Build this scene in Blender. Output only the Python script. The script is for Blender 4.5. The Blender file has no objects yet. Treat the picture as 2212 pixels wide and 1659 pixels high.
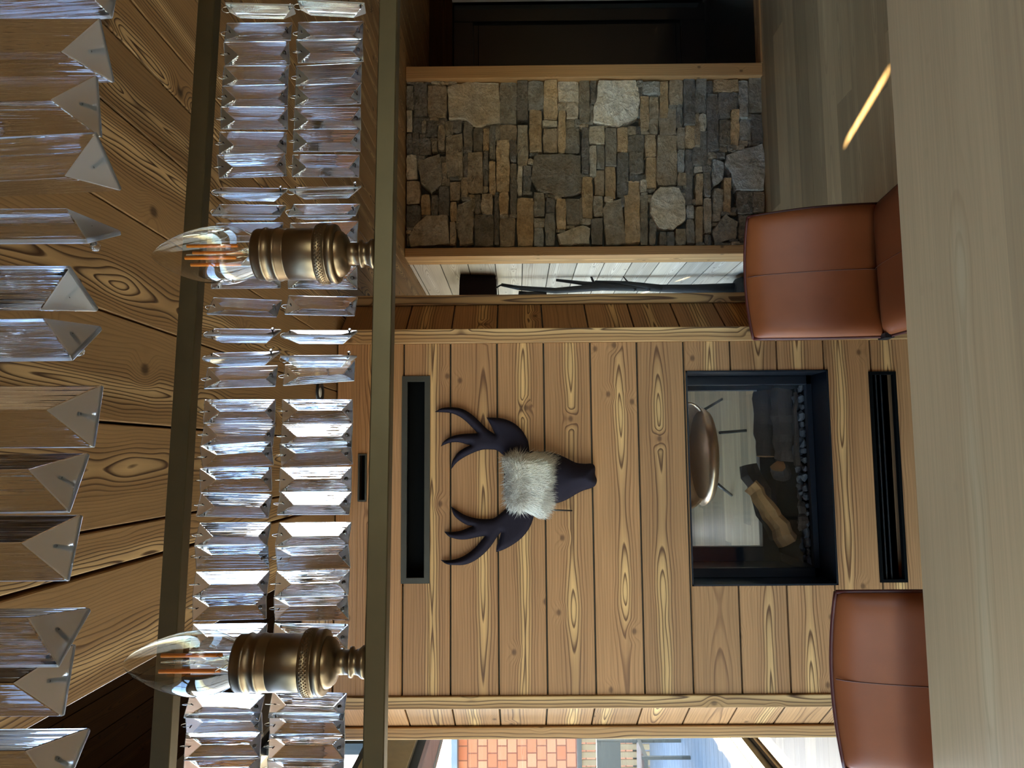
import bpy, math, random
from mathutils import Vector, Matrix, Quaternion
from mathutils.geometry import delaunay_2d_cdt
random.seed(7)
PI = math.pi
sc = bpy.context.scene
col = sc.collection

# ------------------------------------------------------------------ camera
F = 1560.0; PSI = math.radians(5.5); PITCH = math.radians(0.33); ROLL = math.radians(-0.5); H = 1.7
f0 = Vector((math.sin(PSI), math.cos(PSI), 0)); r0 = Vector((math.cos(PSI), -math.sin(PSI), 0)); u0 = Vector((0, 0, 1))
FW = f0*math.cos(PITCH) + u0*math.sin(PITCH)
UP = u0*math.cos(PITCH) - f0*math.sin(PITCH)
RT = r0*math.cos(ROLL) + UP*math.sin(ROLL)
UP = UP*math.cos(ROLL) - r0*math.sin(ROLL)
cd = bpy.data.cameras.new('camera'); cam = bpy.data.objects.new('camera', cd); col.objects.link(cam)
cd.sensor_width = 36.0; cd.lens = F/2212*36.0; cd.clip_start = 0.02; cd.clip_end = 200
# the photograph was taken with the phone turned on its side: picture left is up
m = Matrix.Identity(4)
for i in range(3):
    m[i][0] = -UP[i]; m[i][1] = RT[i]; m[i][2] = -FW[i]
m[0][3], m[1][3], m[2][3] = 0, 0, H
cam.matrix_world = m
sc.camera = cam

def ray(x, y):
    return FW + RT*((829.5-y)/F) - UP*((x-1106)/F)
def at(x, y, X=None, Y=None, Z=None):
    d = ray(x, y)
    t = X/d.x if X is not None else Y/d.y if Y is not None else (Z-H)/d.z
    return Vector((d.x*t, d.y*t, H+d.z*t))

# ------------------------------------------------------------------ world, sun, daylight, exposure
sc.view_settings.view_transform = 'Standard'; sc.view_settings.look = 'None'
sc.view_settings.gamma = 1.0; sc.view_settings.use_curve_mapping = False
sc.view_settings.exposure = 2.45
SUN_ELEV = math.atan(0.458)
SUN_DIR = Vector((0.303*math.cos(SUN_ELEV), -0.953*math.cos(SUN_ELEV), -math.sin(SUN_ELEV)))
w = bpy.data.worlds.new('sky'); sc.world = w; w.use_nodes = True
wn = w.node_tree.nodes; wl = w.node_tree.links
bg = wn['Background']
sky = wn.new('ShaderNodeTexSky'); sky.sky_type = 'NISHITA'; sky.sun_disc = False
sky.sun_elevation = SUN_ELEV; sky.sun_rotation = math.atan2(-SUN_DIR.x, -SUN_DIR.y)
sky.air_density = 1.0; sky.dust_density = 0.6; sky.ozone_density = 2.0
wl.new(sky.outputs[0], bg.inputs[0]); bg.inputs[1].default_value = 0.55
sd = bpy.data.lights.new('sun', 'SUN'); so = bpy.data.objects.new('sun', sd); col.objects.link(so)
sd.energy = 16.0; sd.angle = math.radians(0.5); sd.color = (1.0, 0.82, 0.5)
so.rotation_euler = SUN_DIR.to_track_quat('-Z', 'Y').to_euler()
so.location = (0, 20, 12)
def portal(name, loc, normal, sx, sy):
    ld = bpy.data.lights.new(name, 'AREA'); ld.shape = 'RECTANGLE'; ld.size = sx; ld.size_y = sy
    ld.cycles.is_portal = True
    o = bpy.data.objects.new(name, ld); col.objects.link(o)
    o.location = loc; o.rotation_euler = Vector(normal).to_track_quat('-Z', 'Z').to_euler()
portal('daylight_portal', (-2.3, 0.85, 1.23), (1, 0, 0), 5.2, 2.4)
portal('daylight_portal', (-2.3, 5.6, 1.23), (1, 0, 0), 4.0, 2.4)
portal('daylight_portal', (-2.3, 0.85, 3.18), (1, 0, 0), 5.1, 0.84)
portal('daylight_portal', (-2.3, 5.6, 3.18), (1, 0, 0), 3.95, 0.84)
portal('daylight_portal', (1.2, -2.8, 1.6), (0, 1, 0), 1.4, 1.2)
sc.cycles.use_denoising = True
sc.cycles.max_bounces = 14; sc.cycles.transmission_bounces = 12; sc.cycles.transparent_max_bounces = 16
sc.cycles.diffuse_bounces = 5; sc.cycles.glossy_bounces = 5
sc.cycles.caustics_reflective = False; sc.cycles.caustics_refractive = False
sc.cycles.sample_clamp_indirect = 6.0

# ------------------------------------------------------------------ materials
def lin(c):
    def g(v):
        v /= 255.0
        return v/12.92 if v <= 0.04045 else ((v+0.055)/1.055)**2.4
    return (g(c[0]), g(c[1]), g(c[2]), 1.0)
class NT:
    def __init__(s, name):
        s.m = bpy.data.materials.new(name); s.m.use_nodes = True
        s.t = s.m.node_tree; s.n = s.t.nodes; s.l = s.t.links
        s.bsdf = s.n['Principled BSDF']; s.out = s.n['Material Output']
    def add(s, typ, **k):
        n = s.n.new(typ)
        for a, b in k.items(): setattr(n, a, b)
        return n
    def set(s, sock, v):
        if hasattr(v, 'is_output') or isinstance(v, bpy.types.NodeSocket): s.l.new(v, sock)
        else: sock.default_value = v
    def math(s, op, a, b=None, c=None, clamp=False):
        n = s.add('ShaderNodeMath', operation=op); n.use_clamp = clamp
        for i, v in enumerate((a, b, c)):
            if v is not None: s.set(n.inputs[i], v)
        return n.outputs[0]
    def vec(s, x=0.0, y=0.0, z=0.0):
        n = s.add('ShaderNodeCombineXYZ')
        for i, v in enumerate((x, y, z)): s.set(n.inputs[i], v)
        return n.outputs[0]
    def noise(s, v, scale=1.0, detail=2.0, rough=0.5, dist=0.0):
        n = s.add('ShaderNodeTexNoise'); s.set(n.inputs['Vector'], v)
        n.inputs['Scale'].default_value = scale; n.inputs['Detail'].default_value = detail
        n.inputs['Roughness'].default_value = rough; n.inputs['Distortion'].default_value = dist
        return n.outputs[0]
    def sstep(s, v, a, b, lo=0.0, hi=1.0):
        n = s.add('ShaderNodeMapRange', interpolation_type='SMOOTHSTEP')
        s.set(n.inputs[0], v)
        for i, q in enumerate((a, b, lo, hi)): n.inputs[1+i].default_value = q
        return n.outputs[0]
    def mix(s, f, a, b, typ='MIX'):
        n = s.add('ShaderNodeMix', data_type='RGBA', blend_type=typ)
        s.set(n.inputs[0], f); s.set(n.inputs[6], a); s.set(n.inputs[7], b)
        return n.outputs[2]
    def ramp(s, v, stops):
        n = s.add('ShaderNodeValToRGB'); s.set(n.inputs[0], v)
        e = n.color_ramp.elements
        while len(e) < len(stops): e.new(0.5)
        for q, (p, c) in zip(e, stops): q.position = p; q.color = c
        return n.outputs[0]
    def bump(s, h, strength=0.2, dist=0.01):
        n = s.add('ShaderNodeBump'); s.set(n.inputs['Height'], h)
        n.inputs['Strength'].default_value = strength; n.inputs['Distance'].default_value = dist
        s.l.new(n.outputs[0], s.bsdf.inputs['Normal'])
    def obj(s):
        return s.add('ShaderNodeTexCoord').outputs['Object']

def wood(name, light, mid, dark, ringw=0.011, ring=0.85, knot=0.8, rough=0.55, streak=0.22, tone=0.34, heart=0.075, wob=0.03, spec=0.3, freq=1.1, knotf=4.2, bump=0.12):
    s = NT(name)
    uvn = s.add('ShaderNodeUVMap'); uvn.uv_map = 'UVMap'
    sp = s.add('ShaderNodeSeparateXYZ'); s.l.new(uvn.outputs[0], sp.inputs[0]); u, v = sp.outputs[0], sp.outputs[1]
    at_ = s.add('ShaderNodeAttribute'); at_.attribute_name = 'pid'
    sp2 = s.add('ShaderNodeSeparateXYZ'); s.l.new(at_.outputs['Vector'], sp2.inputs[0]); r, g, b = sp2.outputs
    n1 = s.noise(s.vec(s.math('MULTIPLY_ADD', u, freq, s.math('MULTIPLY', r, 40.0)), s.math('MULTIPLY', g, 40.0), s.math('MULTIPLY', b, 40.0)), 1.0, 1.0)
    d = s.math('MULTIPLY', s.math('SUBTRACT', n1, 0.5), heart*2.4)
    n2 = s.noise(s.vec(s.math('MULTIPLY_ADD', u, 2.6, s.math('MULTIPLY', g, 30.0)), s.math('MULTIPLY', v, 10.0), s.math('MULTIPLY', r, 30.0)), 1.0, 2.0)
    v2 = s.math('ADD', s.math('MULTIPLY_ADD', s.math('SUBTRACT', g, 0.5), 0.09, v), s.math('MULTIPLY', s.math('SUBTRACT', n2, 0.5), wob))
    vo = s.add('ShaderNodeTexVoronoi', voronoi_dimensions='2D'); vo.inputs['Scale'].default_value = 1.0
    s.l.new(s.vec(s.math('MULTIPLY_ADD', u, knotf, s.math('MULTIPLY', b, 20.0)), s.math('MULTIPLY_ADD', v, knotf*1.35, s.math('MULTIPLY', r, 20.0))), vo.inputs['Vector'])
    dk = vo.outputs['Distance']
    sc_ = s.add('ShaderNodeSeparateColor'); s.l.new(vo.outputs['Color'], sc_.inputs[0])
    sel = s.math('GREATER_THAN', sc_.outputs[0], 0.55)
    kn = s.math('MULTIPLY', s.sstep(dk, 0.24, 0.0), sel)
    rr = s.math('SQRT', s.math('ADD', s.math('MULTIPLY', v2, v2), s.math('MULTIPLY', d, d)))
    rr = s.math('MULTIPLY_ADD', kn, 0.028*knot, rr)
    ph = s.math('FRACT', s.math('DIVIDE', rr, ringw))
    amt = s.math('MULTIPLY', s.sstep(rr, 0.02, 0.07, 1.0, 0.24), ring)
    prof = s.ramp(ph, [(0.0, (0, 0, 0, 1)), (0.55, (0.15, 0.15, 0.15, 1)), (0.84, (1, 1, 1, 1)), (0.92, (0.9, 0.9, 0.9, 1)), (1.0, (0, 0, 0, 1))])
    pf = s.math('MULTIPLY', prof, amt)
    base = s.mix(s.sstep(rr, 0.004, 0.038), lin(light), lin(mid))
    c = s.mix(pf, base, lin(dark))
    st = s.noise(s.vec(s.math('MULTIPLY', u, 3.0), s.math('MULTIPLY', v, 160.0), s.math('MULTIPLY', r, 50.0)), 1.0, 3.0)
    k = s.math('MULTIPLY_ADD', s.math('SUBTRACT', st, 0.5), streak*2, 1.0)
    blot = s.noise(s.vec(s.math('MULTIPLY', u, 1.3), s.math('MULTIPLY', v, 6.0), s.math('MULTIPLY', b, 50.0)), 1.0, 2.0)
    k = s.math('MULTIPLY', k, s.math('MULTIPLY_ADD', s.math('SUBTRACT', blot, 0.5), 0.5*tone*2, 1.0))
    k = s.math('MULTIPLY', k, s.math('MULTIPLY_ADD', s.math('SUBTRACT', b, 0.5), tone, 1.0))
    hs = s.add('ShaderNodeVectorMath', operation='SCALE'); s.l.new(c, hs.inputs[0]); s.l.new(k, hs.inputs['Scale'])
    kc = s.math('MULTIPLY', s.sstep(dk, 0.08, 0.02, 0.0, 0.8), s.math('MULTIPLY', sel, knot), clamp=True)
    c = s.mix(kc, hs.outputs[0], lin(tuple(q*0.72 for q in dark)))
    s.l.new(c, s.bsdf.inputs['Base Color'])
    s.bsdf.inputs['Roughness'].default_value = rough
    s.bsdf.inputs['Specular IOR Level'].default_value = spec
    s.bump(pf, bump, 0.004)
    return s.m

M = {}
M['larch'] = wood('larch_wall', (210, 165, 108), (166, 120, 78), (74, 38, 18), ring=0.9, streak=0.34)
M['larch_trim'] = wood('larch_trim', (204, 164, 112), (172, 130, 84), (76, 46, 28), ringw=0.014, ring=0.95, heart=0.05)
M['larch_ceiling'] = wood('larch_ceiling', (204, 168, 118), (158, 122, 80), (68, 42, 24), ringw=0.0075, ring=1.0, wob=0.055, knot=1.0, heart=0.06, freq=2.2, knotf=3.4)
M['larch_dark'] = wood('larch_high_ceiling', (66, 42, 20), (54, 33, 15), (22, 12, 5), ring=0.7, rough=0.9, spec=0.08)  # shade of the high ceiling put into the colour, darkened to look unlit
M['larch_pale'] = wood('larch_corridor', (204, 194, 180), (188, 176, 160), (126, 104, 88), ring=0.6)
M['oak_floor'] = wood('oak_floor', (172, 146, 106), (158, 132, 94), (120, 96, 66), ringw=0.016, ring=0.4, knot=0.15, rough=0.42, tone=0.6, streak=0.16, bump=0.03, spec=0.4)
M['oak_table'] = wood('oak_table', (208, 176, 132), (198, 162, 118), (166, 130, 90), ringw=0.02, ring=0.35, knot=0.1, rough=0.38, tone=0.25, streak=0.16, heart=0.12, bump=0.03, spec=0.4)
M['oak_edge'] = M['oak_table']

def simple(name, c, rough=0.5, metal=0.0, spec=0.5, nscale=None, namt=0.15, bump=0.0, coat=0.0):
    s = NT(name); b = s.bsdf
    b.inputs['Roughness'].default_value = rough; b.inputs['Metallic'].default_value = metal
    b.inputs['Specular IOR Level'].default_value = spec; b.inputs['Coat Weight'].default_value = coat
    cc = lin(c)
    if nscale:
        n = s.noise(s.obj(), nscale, 4.0, 0.6)
        hs = s.add('ShaderNodeVectorMath', operation='SCALE'); hs.inputs[0].default_value = cc[:3]
        s.l.new(s.math('MULTIPLY_ADD', s.math('SUBTRACT', n, 0.5), namt*4, 1.0), hs.inputs['Scale'])
        s.l.new(hs.outputs[0], b.inputs['Base Color'])
        if bump: s.bump(n, bump, 0.01)
    else: b.inputs['Base Color'].default_value = cc
    return s.m
M['brass'] = simple('aged_brass', (122, 102, 78), 0.36, 1.0, nscale=60, namt=0.08)
M['brass_dark'] = simple('dark_brass_bar', (84, 72, 48), 0.45, 0.6, nscale=25, namt=0.1)
M['black_line'] = simple('dark_groove', (30, 20, 14), 0.5, 0.8)
M['steel'] = simple('steel_hook', (190, 185, 175), 0.25, 1.0)
M['black_metal'] = simple('black_metal', (26, 28, 32), 0.4, 0.0, nscale=40, namt=0.06)
M['dark_frame'] = simple('vent_frame', (62, 58, 48), 0.5, 0.3, nscale=30, namt=0.06)
M['black_hole'] = simple('vent_interior', (6, 6, 6), 0.8, spec=0.1)
M['firebox'] = simple('firebox_steel', (30, 34, 42), 0.35, 0.5, nscale=20, namt=0.08)
M['felt'] = simple('dark_felt', (34, 29, 38), 0.9, spec=0.15, nscale=400, namt=0.1, bump=0.15)
M['door_black'] = simple('black_lacquer', (22, 21, 20), 0.12, spec=0.5, nscale=8, namt=0.1)
M['slate'] = simple('dark_slate', (30, 33, 36), 0.3, nscale=6, namt=0.15)
M['white_paint'] = simple('white_paint', (225, 222, 212), 0.6)
M['shade'] = simple('lamp_shade_fabric', (28, 18, 18), 0.9, spec=0.1, nscale=200, namt=0.1)
M['driftwood'] = simple('dark_driftwood', (17, 17, 20), 0.7, nscale=30, namt=0.25, bump=0.5)
M['log_bark'] = simple('log_bark', (56, 40, 28), 0.9, nscale=18, namt=0.3, bump=0.8)
M['log_wood'] = simple('split_log_wood', (176, 124, 70), 0.8, nscale=14, namt=0.2, bump=0.4)
M['pebble'] = simple('grey_pebble', (78, 76, 76), 0.75, nscale=14, namt=0.25, bump=0.4)
M['bronze'] = simple('bronze_shell', (160, 130, 98), 0.3, 0.9, nscale=20, namt=0.15)
M['deck'] = simple('grey_deck', (118, 124, 128), 0.7, nscale=5, namt=0.15)
M['fence'] = simple('weathered_fence', (150, 124, 90), 0.8, nscale=8, namt=0.2)
M['sunlit_sill'] = simple('sunlit_stone', (225, 225, 220), 0.8)  # near-white: sunlight on the outer sill is put into the colour
M['gravel'] = simple('outdoor_ground', (130, 134, 136), 0.9, nscale=2, namt=0.15)
M['slot_white'] = simple('pale_lintel', (226, 204, 160), 0.6, nscale=12, namt=0.08)

def leather():
    s = NT('tan_leather')
    n = s.noise(s.obj(), 9.0, 3.0)
    c = s.mix(n, lin((122, 62, 30)), lin((146, 78, 40)))
    s.l.new(c, s.bsdf.inputs['Base Color'])
    s.bsdf.inputs['Roughness'].default_value = 0.48
    s.bsdf.inputs['Specular IOR Level'].default_value = 0.35
    s.bump(s.noise(s.obj(), 320.0, 2.0), 0.06, 0.002)
    return s.m
M['leather'] = leather()
M['piping'] = simple('dark_red_piping', (78, 28, 20), 0.5)
M['seam'] = simple('stitched_seam', (92, 46, 26), 0.6)

def stone():
    s = NT('ledge_stone')
    a = s.add('ShaderNodeAttribute'); a.attribute_name = 'pid'
    n = s.noise(s.obj(), 14.0, 5.0, 0.65); n2 = s.noise(s.obj(), 60.0, 4.0, 0.6)
    k = s.math('MULTIPLY_ADD', s.math('SUBTRACT', n, 0.5), 1.5, 1.0)
    k = s.math('MULTIPLY', k, s.math('MULTIPLY_ADD', s.math('SUBTRACT', n2, 0.5), 0.9, 1.0))
    n3 = s.noise(s.obj(), 7.0, 3.0)
    tint = s.mix(s.sstep(n3, 0.35, 0.65), (1.62, 1.5, 1.3, 1), (1.5, 1.52, 1.54, 1))
    base = s.mix(1.0, a.outputs['Color'], tint, 'MULTIPLY')
    hs = s.add('ShaderNodeVectorMath', operation='SCALE'); s.l.new(base, hs.inputs[0]); s.l.new(k, hs.inputs['Scale'])
    s.l.new(hs.outputs[0], s.bsdf.inputs['Base Color'])
    s.bsdf.inputs['Roughness'].default_value = 0.75
    s.bump(s.math('ADD', n, s.math('MULTIPLY', n2, 0.4)), 1.0, 0.035)
    return s.m
M['stone'] = stone()
M['grout'] = simple('dark_joint', (62, 56, 48), 0.9, nscale=30, namt=0.2)

def crystal():
    s = NT('crystal_glass')
    g = s.add('ShaderNodeBsdfGlass'); g.inputs['IOR'].default_value = 1.52; g.inputs['Roughness'].default_value = 0.02
    sp = s.add('ShaderNodeSeparateXYZ'); s.l.new(s.obj(), sp.inputs[0])
    n = s.noise(s.vec(s.math('MULTIPLY', sp.outputs[0], 420.0), s.math('MULTIPLY', sp.outputs[1], 420.0), s.math('MULTIPLY', sp.outputs[2], 9.0)), 1.0, 2.0)
    bp = s.add('ShaderNodeBump'); s.l.new(n, bp.inputs['Height']); bp.inputs['Strength'].default_value = 0.3; bp.inputs['Distance'].default_value = 0.0012
    s.l.new(bp.outputs[0], g.inputs['Normal'])
    g.inputs['Color'].default_value = (0.97, 0.98, 1.0, 1)
    s.l.new(g.outputs[0], s.out.inputs[0])
    return s.m
M['crystal'] = crystal()
def frosted():
    s = NT('frosted_edge')
    s.bsdf.inputs['Transmission Weight'].default_value = 0.88; s.bsdf.inputs['Roughness'].default_value = 0.28
    s.bsdf.inputs['Base Color'].default_value = (0.82, 0.85, 0.88, 1); s.bsdf.inputs['IOR'].default_value = 1.5
    return s.m
M['frosted'] = frosted()
def thin_glass(name, tint, refl=1.0, ior=1.5, pw=5.0):
    s = NT(name)
    t = s.add('ShaderNodeBsdfTransparent'); t.inputs[0].default_value = tint
    g = s.add('ShaderNodeBsdfGlossy'); g.inputs['Roughness'].default_value = 0.0
    lw = s.add('ShaderNodeLayerWeight'); lw.inputs[0].default_value = 0.5
    f5 = s.math('POWER', lw.outputs['Facing'], pw)
    mx = s.add('ShaderNodeMixShader'); s.l.new(s.math('MULTIPLY_ADD', f5, 0.92*refl, 0.07*refl), mx.inputs[0])
    s.l.new(t.outputs[0], mx.inputs[1]); s.l.new(g.outputs[0], mx.inputs[2]); s.l.new(mx.outputs[0], s.out.inputs[0])
    return s.m
M['pane'] = thin_glass('window_glass', (0.96, 0.98, 0.98, 1))
M['fireglass'] = thin_glass('fire_glass', (0.93, 0.94, 0.95, 1), 0.4)
M['bulb'] = thin_glass('bulb_glass', (0.95, 0.93, 0.87, 1), 1.2, 1.5, 2.6)
M['filament'] = simple('amber_filament', (222, 122, 30), 0.5)
M['bead'] = M['crystal']

def fur_mat():
    s = NT('reindeer_fur')
    a = s.add('ShaderNodeAttribute'); a.attribute_name = 'pid'
    s.l.new(a.outputs['Color'], s.bsdf.inputs['Base Color']); s.bsdf.inputs['Roughness'].default_value = 0.75
    s.bsdf.inputs['Specular IOR Level'].default_value = 0.2
    return s.m
M['fur'] = fur_mat()
def shingle():
    s = NT('orange_shingles')
    br = s.add('ShaderNodeTexBrick'); br.inputs['Scale'].default_value = 1.0
    sp = s.add('ShaderNodeSeparateXYZ'); s.l.new(s.obj(), sp.inputs[0])
    s.l.new(s.vec(sp.outputs[0], sp.outputs[2]), br.inputs['Vector'])
    br.inputs['Color1'].default_value = lin((206, 128, 88)); br.inputs['Color2'].default_value = lin((178, 92, 52))
    br.inputs['Mortar'].default_value = lin((120, 60, 36)); br.inputs['Brick Width'].default_value = 0.24; br.inputs['Row Height'].default_value = 0.17
    br.inputs['Mortar Size'].default_value = 0.012
    s.l.new(br.outputs[0], s.bsdf.inputs['Base Color']); s.bsdf.inputs['Roughness'].default_value = 0.85
    return s.m
M['shingle'] = shingle()

# ------------------------------------------------------------------ mesh helpers
class MB:
    def __init__(s): s.v = []; s.f = []; s.uv = []; s.c = []; s.mi = []; s.sm = []
    def face(s, idx, uv=None, c=(0.5, 0.5, 0.5), mi=0, smooth=False):
        s.f.append(tuple(idx)); s.uv.append(uv or [(0, 0)]*len(idx)); s.c.append(c); s.mi.append(mi); s.sm.append(smooth)
    def obox(s, o, U, V, N, uv0=(0, 0), c=None, mi=0):
        """box with corner o and edge vectors; uv runs in metres along U (grain) and V (across, centred)"""
        o, U, V, N = Vector(o), Vector(U), Vector(V), Vector(N)
        if U.cross(V).dot(N) < 0: o = o+N; N = -N
        c = c or (random.random(), random.random(), random.random())
        b = len(s.v); lu, lv, ln = U.length, V.length, N.length
        q = []
        for k in range(2):
            for j in range(2):
                for i in range(2):
                    s.v.append(o+U*i+V*j+N*k); q.append((i*lu+uv0[0], (j-0.5)*lv+uv0[1], k*ln))
        for ix in ((0, 2, 3, 1), (4, 5, 7, 6)): s.face([b+i for i in ix], [(q[i][0], q[i][1]) for i in ix], c, mi)
        for ix in ((0, 1, 5, 4), (2, 6, 7, 3)): s.face([b+i for i in ix], [(q[i][0], q[i][1]+q[i][2]) for i in ix], c, mi)
        for ix in ((0, 4, 6, 2), (1, 3, 7, 5)): s.face([b+i for i in ix], [(q[i][0]+q[i][2]*0.05, q[i][1]) for i in ix], c, mi)
    def box(s, a, b, grain=0, c=None, mi=0):
        a, b = Vector(a), Vector(b); d = b-a
        E = [Vector((d.x, 0, 0)), Vector((0, d.y, 0)), Vector((0, 0, d.z))]
        o = [i for i in range(3) if i != grain]
        o.sort(key=lambda i: -E[i].length)
        s.obox(a, E[grain], E[o[0]], E[o[1]], (a[grain], 0), c, mi)
    def tube(s, path, rad, seg=10, cap=True, mi=0, c=(0.5, 0.5, 0.5)):
        path = [Vector(p) for p in path]; n = len(path)
        if not hasattr(rad, '__len__'): rad = [rad]*n
        b = len(s.v); ref = None
        for i, p in enumerate(path):
            t = (path[min(i+1, n-1)]-path[max(i-1, 0)]).normalized()
            if ref is None: ref = t.orthogonal().normalized()
            ref = (ref - t*ref.dot(t)).normalized(); bi = t.cross(ref)
            for k in range(seg):
                a = 2*PI*k/seg; s.v.append(p+(ref*math.cos(a)+bi*math.sin(a))*rad[i])
        for i in range(n-1):
            for k in range(seg):
                k2 = (k+1) % seg
                s.face((b+i*seg+k, b+i*seg+k2, b+(i+1)*seg+k2, b+(i+1)*seg+k), None, c, mi, True)
        if cap:
            s.face([b+k for k in range(seg)][::-1], None, c, mi); s.face([b+(n-1)*seg+k for k in range(seg)], None, c, mi)
    def lathe(s, prof, cen=(0, 0, 0), seg=40, mi=0, ax=2, smooth=True):
        b = len(s.v); cen = Vector(cen)
        for r, z in prof:
            for k in range(seg):
                a = 2*PI*k/seg; p = Vector((r*math.cos(a), r*math.sin(a), z))
                if ax == 0: p = Vector((p.z, p.x, p.y))
                if ax == 1: p = Vector((p.y, p.z, p.x))
                s.v.append(cen+p)
        for i in range(len(prof)-1):
            for k in range(seg):
                k2 = (k+1) % seg
                s.face((b+i*seg+k, b+i*seg+k2, b+(i+1)*seg+k2, b+(i+1)*seg+k), None, (0.5,)*3, mi, smooth)
    def blob(s, cen, rx, ry, rz, seed, n=9, m_=14, rough=0.18, mi=0, jit=0.0, smooth=True):
        rnd = random.Random(seed); cen = Vector(cen); b = len(s.v)
        ph = [rnd.uniform(0, 6.28) for _ in range(6)]
        for i in range(n+1):
            th = PI*i/n
            for k in range(m_):
                a = 2*PI*k/m_
                q = 1+rnd.uniform(-jit, jit)+rough*(math.sin(2*a+ph[0])*math.sin(th)+0.6*math.sin(3*a+ph[1]+2*th)*math.sin(th)+0.5*math.cos(2*th+ph[2]))
                s.v.append(cen+Vector((rx*q*math.sin(th)*math.cos(a), ry*q*math.sin(th)*math.sin(a), rz*q*math.cos(th))))
        for i in range(n):
            for k in range(m_):
                k2 = (k+1) % m_
                s.face((b+i*m_+k, b+(i+1)*m_+k, b+(i+1)*m_+k2, b+i*m_+k2), None, (0.5,)*3, mi, smooth)
    def build(s, name, mats, parent=None, bevel=0, seg=1, subsurf=0, loc=None):
        me = bpy.data.meshes.new(name)
        off = Vector((0, 0, 0)) if loc is None else Vector(loc)
        me.from_pydata([tuple(v-off) for v in s.v], [], s.f)
        me.color_attributes.new('pid', 'FLOAT_COLOR', 'CORNER'); me.uv_layers.new(name='UVMap')
        uvs = []; cs = []
        for f, uv, c in zip(s.f, s.uv, s.c):
            for q in uv: uvs += [q[0], q[1]]
            cs += [c[0], c[1], c[2], 1.0]*len(f)
        me.uv_layers['UVMap'].data.foreach_set('uv', uvs); me.color_attributes['pid'].data.foreach_set('color', cs)
        me.polygons.foreach_set('material_index', s.mi); me.polygons.foreach_set('use_smooth', s.sm)
        for q in (mats if isinstance(mats, (list, tuple)) else [mats]): me.materials.append(M[q])
        me.validate(); me.update()
        o = bpy.data.objects.new(name, me); col.objects.link(o)
        if loc is not None: o.location = off
        if parent is not None: o.parent = parent
        if bevel:
            md = o.modifiers.new('bevel', 'BEVEL'); md.width = bevel; md.segments = seg; md.limit_method = 'ANGLE'
        if subsurf:
            md = o.modifiers.new('sub', 'SUBSURF'); md.levels = subsurf; md.render_levels = subsurf
        return o
def tag(o, label=None, cat=None, group=None, kind=None):
    if label: o['label'] = label
    if cat: o['category'] = cat
    if group: o['group'] = group
    if kind: o['kind'] = kind
    return o
def empty(name, loc=(0, 0, 0), label=None, cat=None, group=None, kind=None):
    o = bpy.data.objects.new(name, None); col.objects.link(o); o.location = loc; o.empty_display_size = 0.05
    return tag(o, label, cat, group, kind)
def part(mb, name, mats, root, **k):
    """a part of root, its origin at the root's base"""
    o = mb.build(name, mats, root, loc=root.location, **k); o.location = (0, 0, 0); return o
def sub(mb, name, mats, par, root, **k):
    o = mb.build(name, mats, par, loc=root.location, **k); o.location = (0, 0, 0); return o
def structure(mb, name, mats, parent=None, **k):
    o = mb.build(name, mats, parent, **k); o['kind'] = 'structure'; return o
def planks_rect(mb, x0, x1, z_list, y, th, holes=(), gap=0.0065, maxlen=9.0, joints=()):
    """horizontal boards on the plane Y=y facing -Y, cut around rectangular holes (x0,x1,z0,z1)"""
    for z0, z1 in zip(z_list[:-1], z_list[1:]):
        zs = sorted({z0, z1} | {q for h in holes for q in (h[2], h[3]) if z0 < q < z1})
        c = (random.random(), random.random(), random.random())
        for a, b in zip(zs[:-1], zs[1:]):
            segs = [(x0, x1)]
            for h in holes:
                if h[2] < b-1e-5 and h[3] > a+1e-5:
                    segs = [q for (p, r) in segs for q in ((p, min(r, h[0])), (max(p, h[1]), r)) if q[1]-q[0] > 0.002]
            for p, r in segs:
                A = a+(gap/2 if a == z0 else 0); B = b-(gap/2 if b == z1 else 0)
                mb.obox((p, y, A), (r-p, 0, 0), (0, 0, B-A), (0, th, 0), (p, (A+B)/2-(z0+z1)/2), c)

# ------------------------------------------------------------------ floor
YF = 7.9
fl = MB()
y = -2.6; row = 0
while y < YF:
    x = -2.2-random.uniform(0, 1.6)
    while x < 4.7:
        L = random.uniform(1.5, 2.2); a, b = max(x, -2.2), min(x+L, 4.7)
        if b-a > 0.02 and not (y > 4.72 and a > 2.6):
            if y > 4.72 and b > 2.6: b = 2.6
            fl.obox((a, y, 0), (b-a-0.001, 0, 0), (0, 0.168, 0), (0, 0, -0.03), (a, 0))
        x += L
    y += 0.169
structure(fl, 'floor', 'oak_floor')

# ------------------------------------------------------------------ main ceiling: rough larch boards running in depth
ZC = 2.44; XE = -0.407
seams = [XE, -0.2, -0.128, 0.062, 0.262, 0.46, 0.64, 0.782, 0.88, 1.06, 1.24, 1.45, 1.63, 1.83, 2.03, 2.22, 2.42, 2.6, 2.8, 3.0, 3.2, 3.45, 3.7, 3.95, 4.2, 4.45, 4.7]
ce = MB()
for a, b in zip(seams[:-1], seams[1:]):
    g = random.uniform(0.0025, 0.006)
    ce.obox((a+(0 if a == XE else g/2), -2.7, ZC), (0, 10.7, 0), (b-a-g, 0, 0), (0, 0, 0.03), (0, 0))
structure(ce, 'ceiling', 'larch_ceiling', bevel=0.002)
cb = MB(); cb.box((XE, -2.7, ZC+0.03), (4.7, 8.0, ZC+0.1)); cb.box((XE, -2.7, ZC+0.03), (XE+0.03, 8.0, 4.1), 1)
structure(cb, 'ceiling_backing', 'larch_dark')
hc = MB()
HS = Vector((-1.66, 0, 1.32)); HN = Vector((1.32, 0, 1.66)).normalized()*0.05; hl = HS.normalized()
for i in range(10):
    hc.obox((XE+0.02-(i+1)*0.188, -2.7, 4.02), (0, 10.7, 0), (0.182, 0, 0), (0, 0, 0.05))
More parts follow.
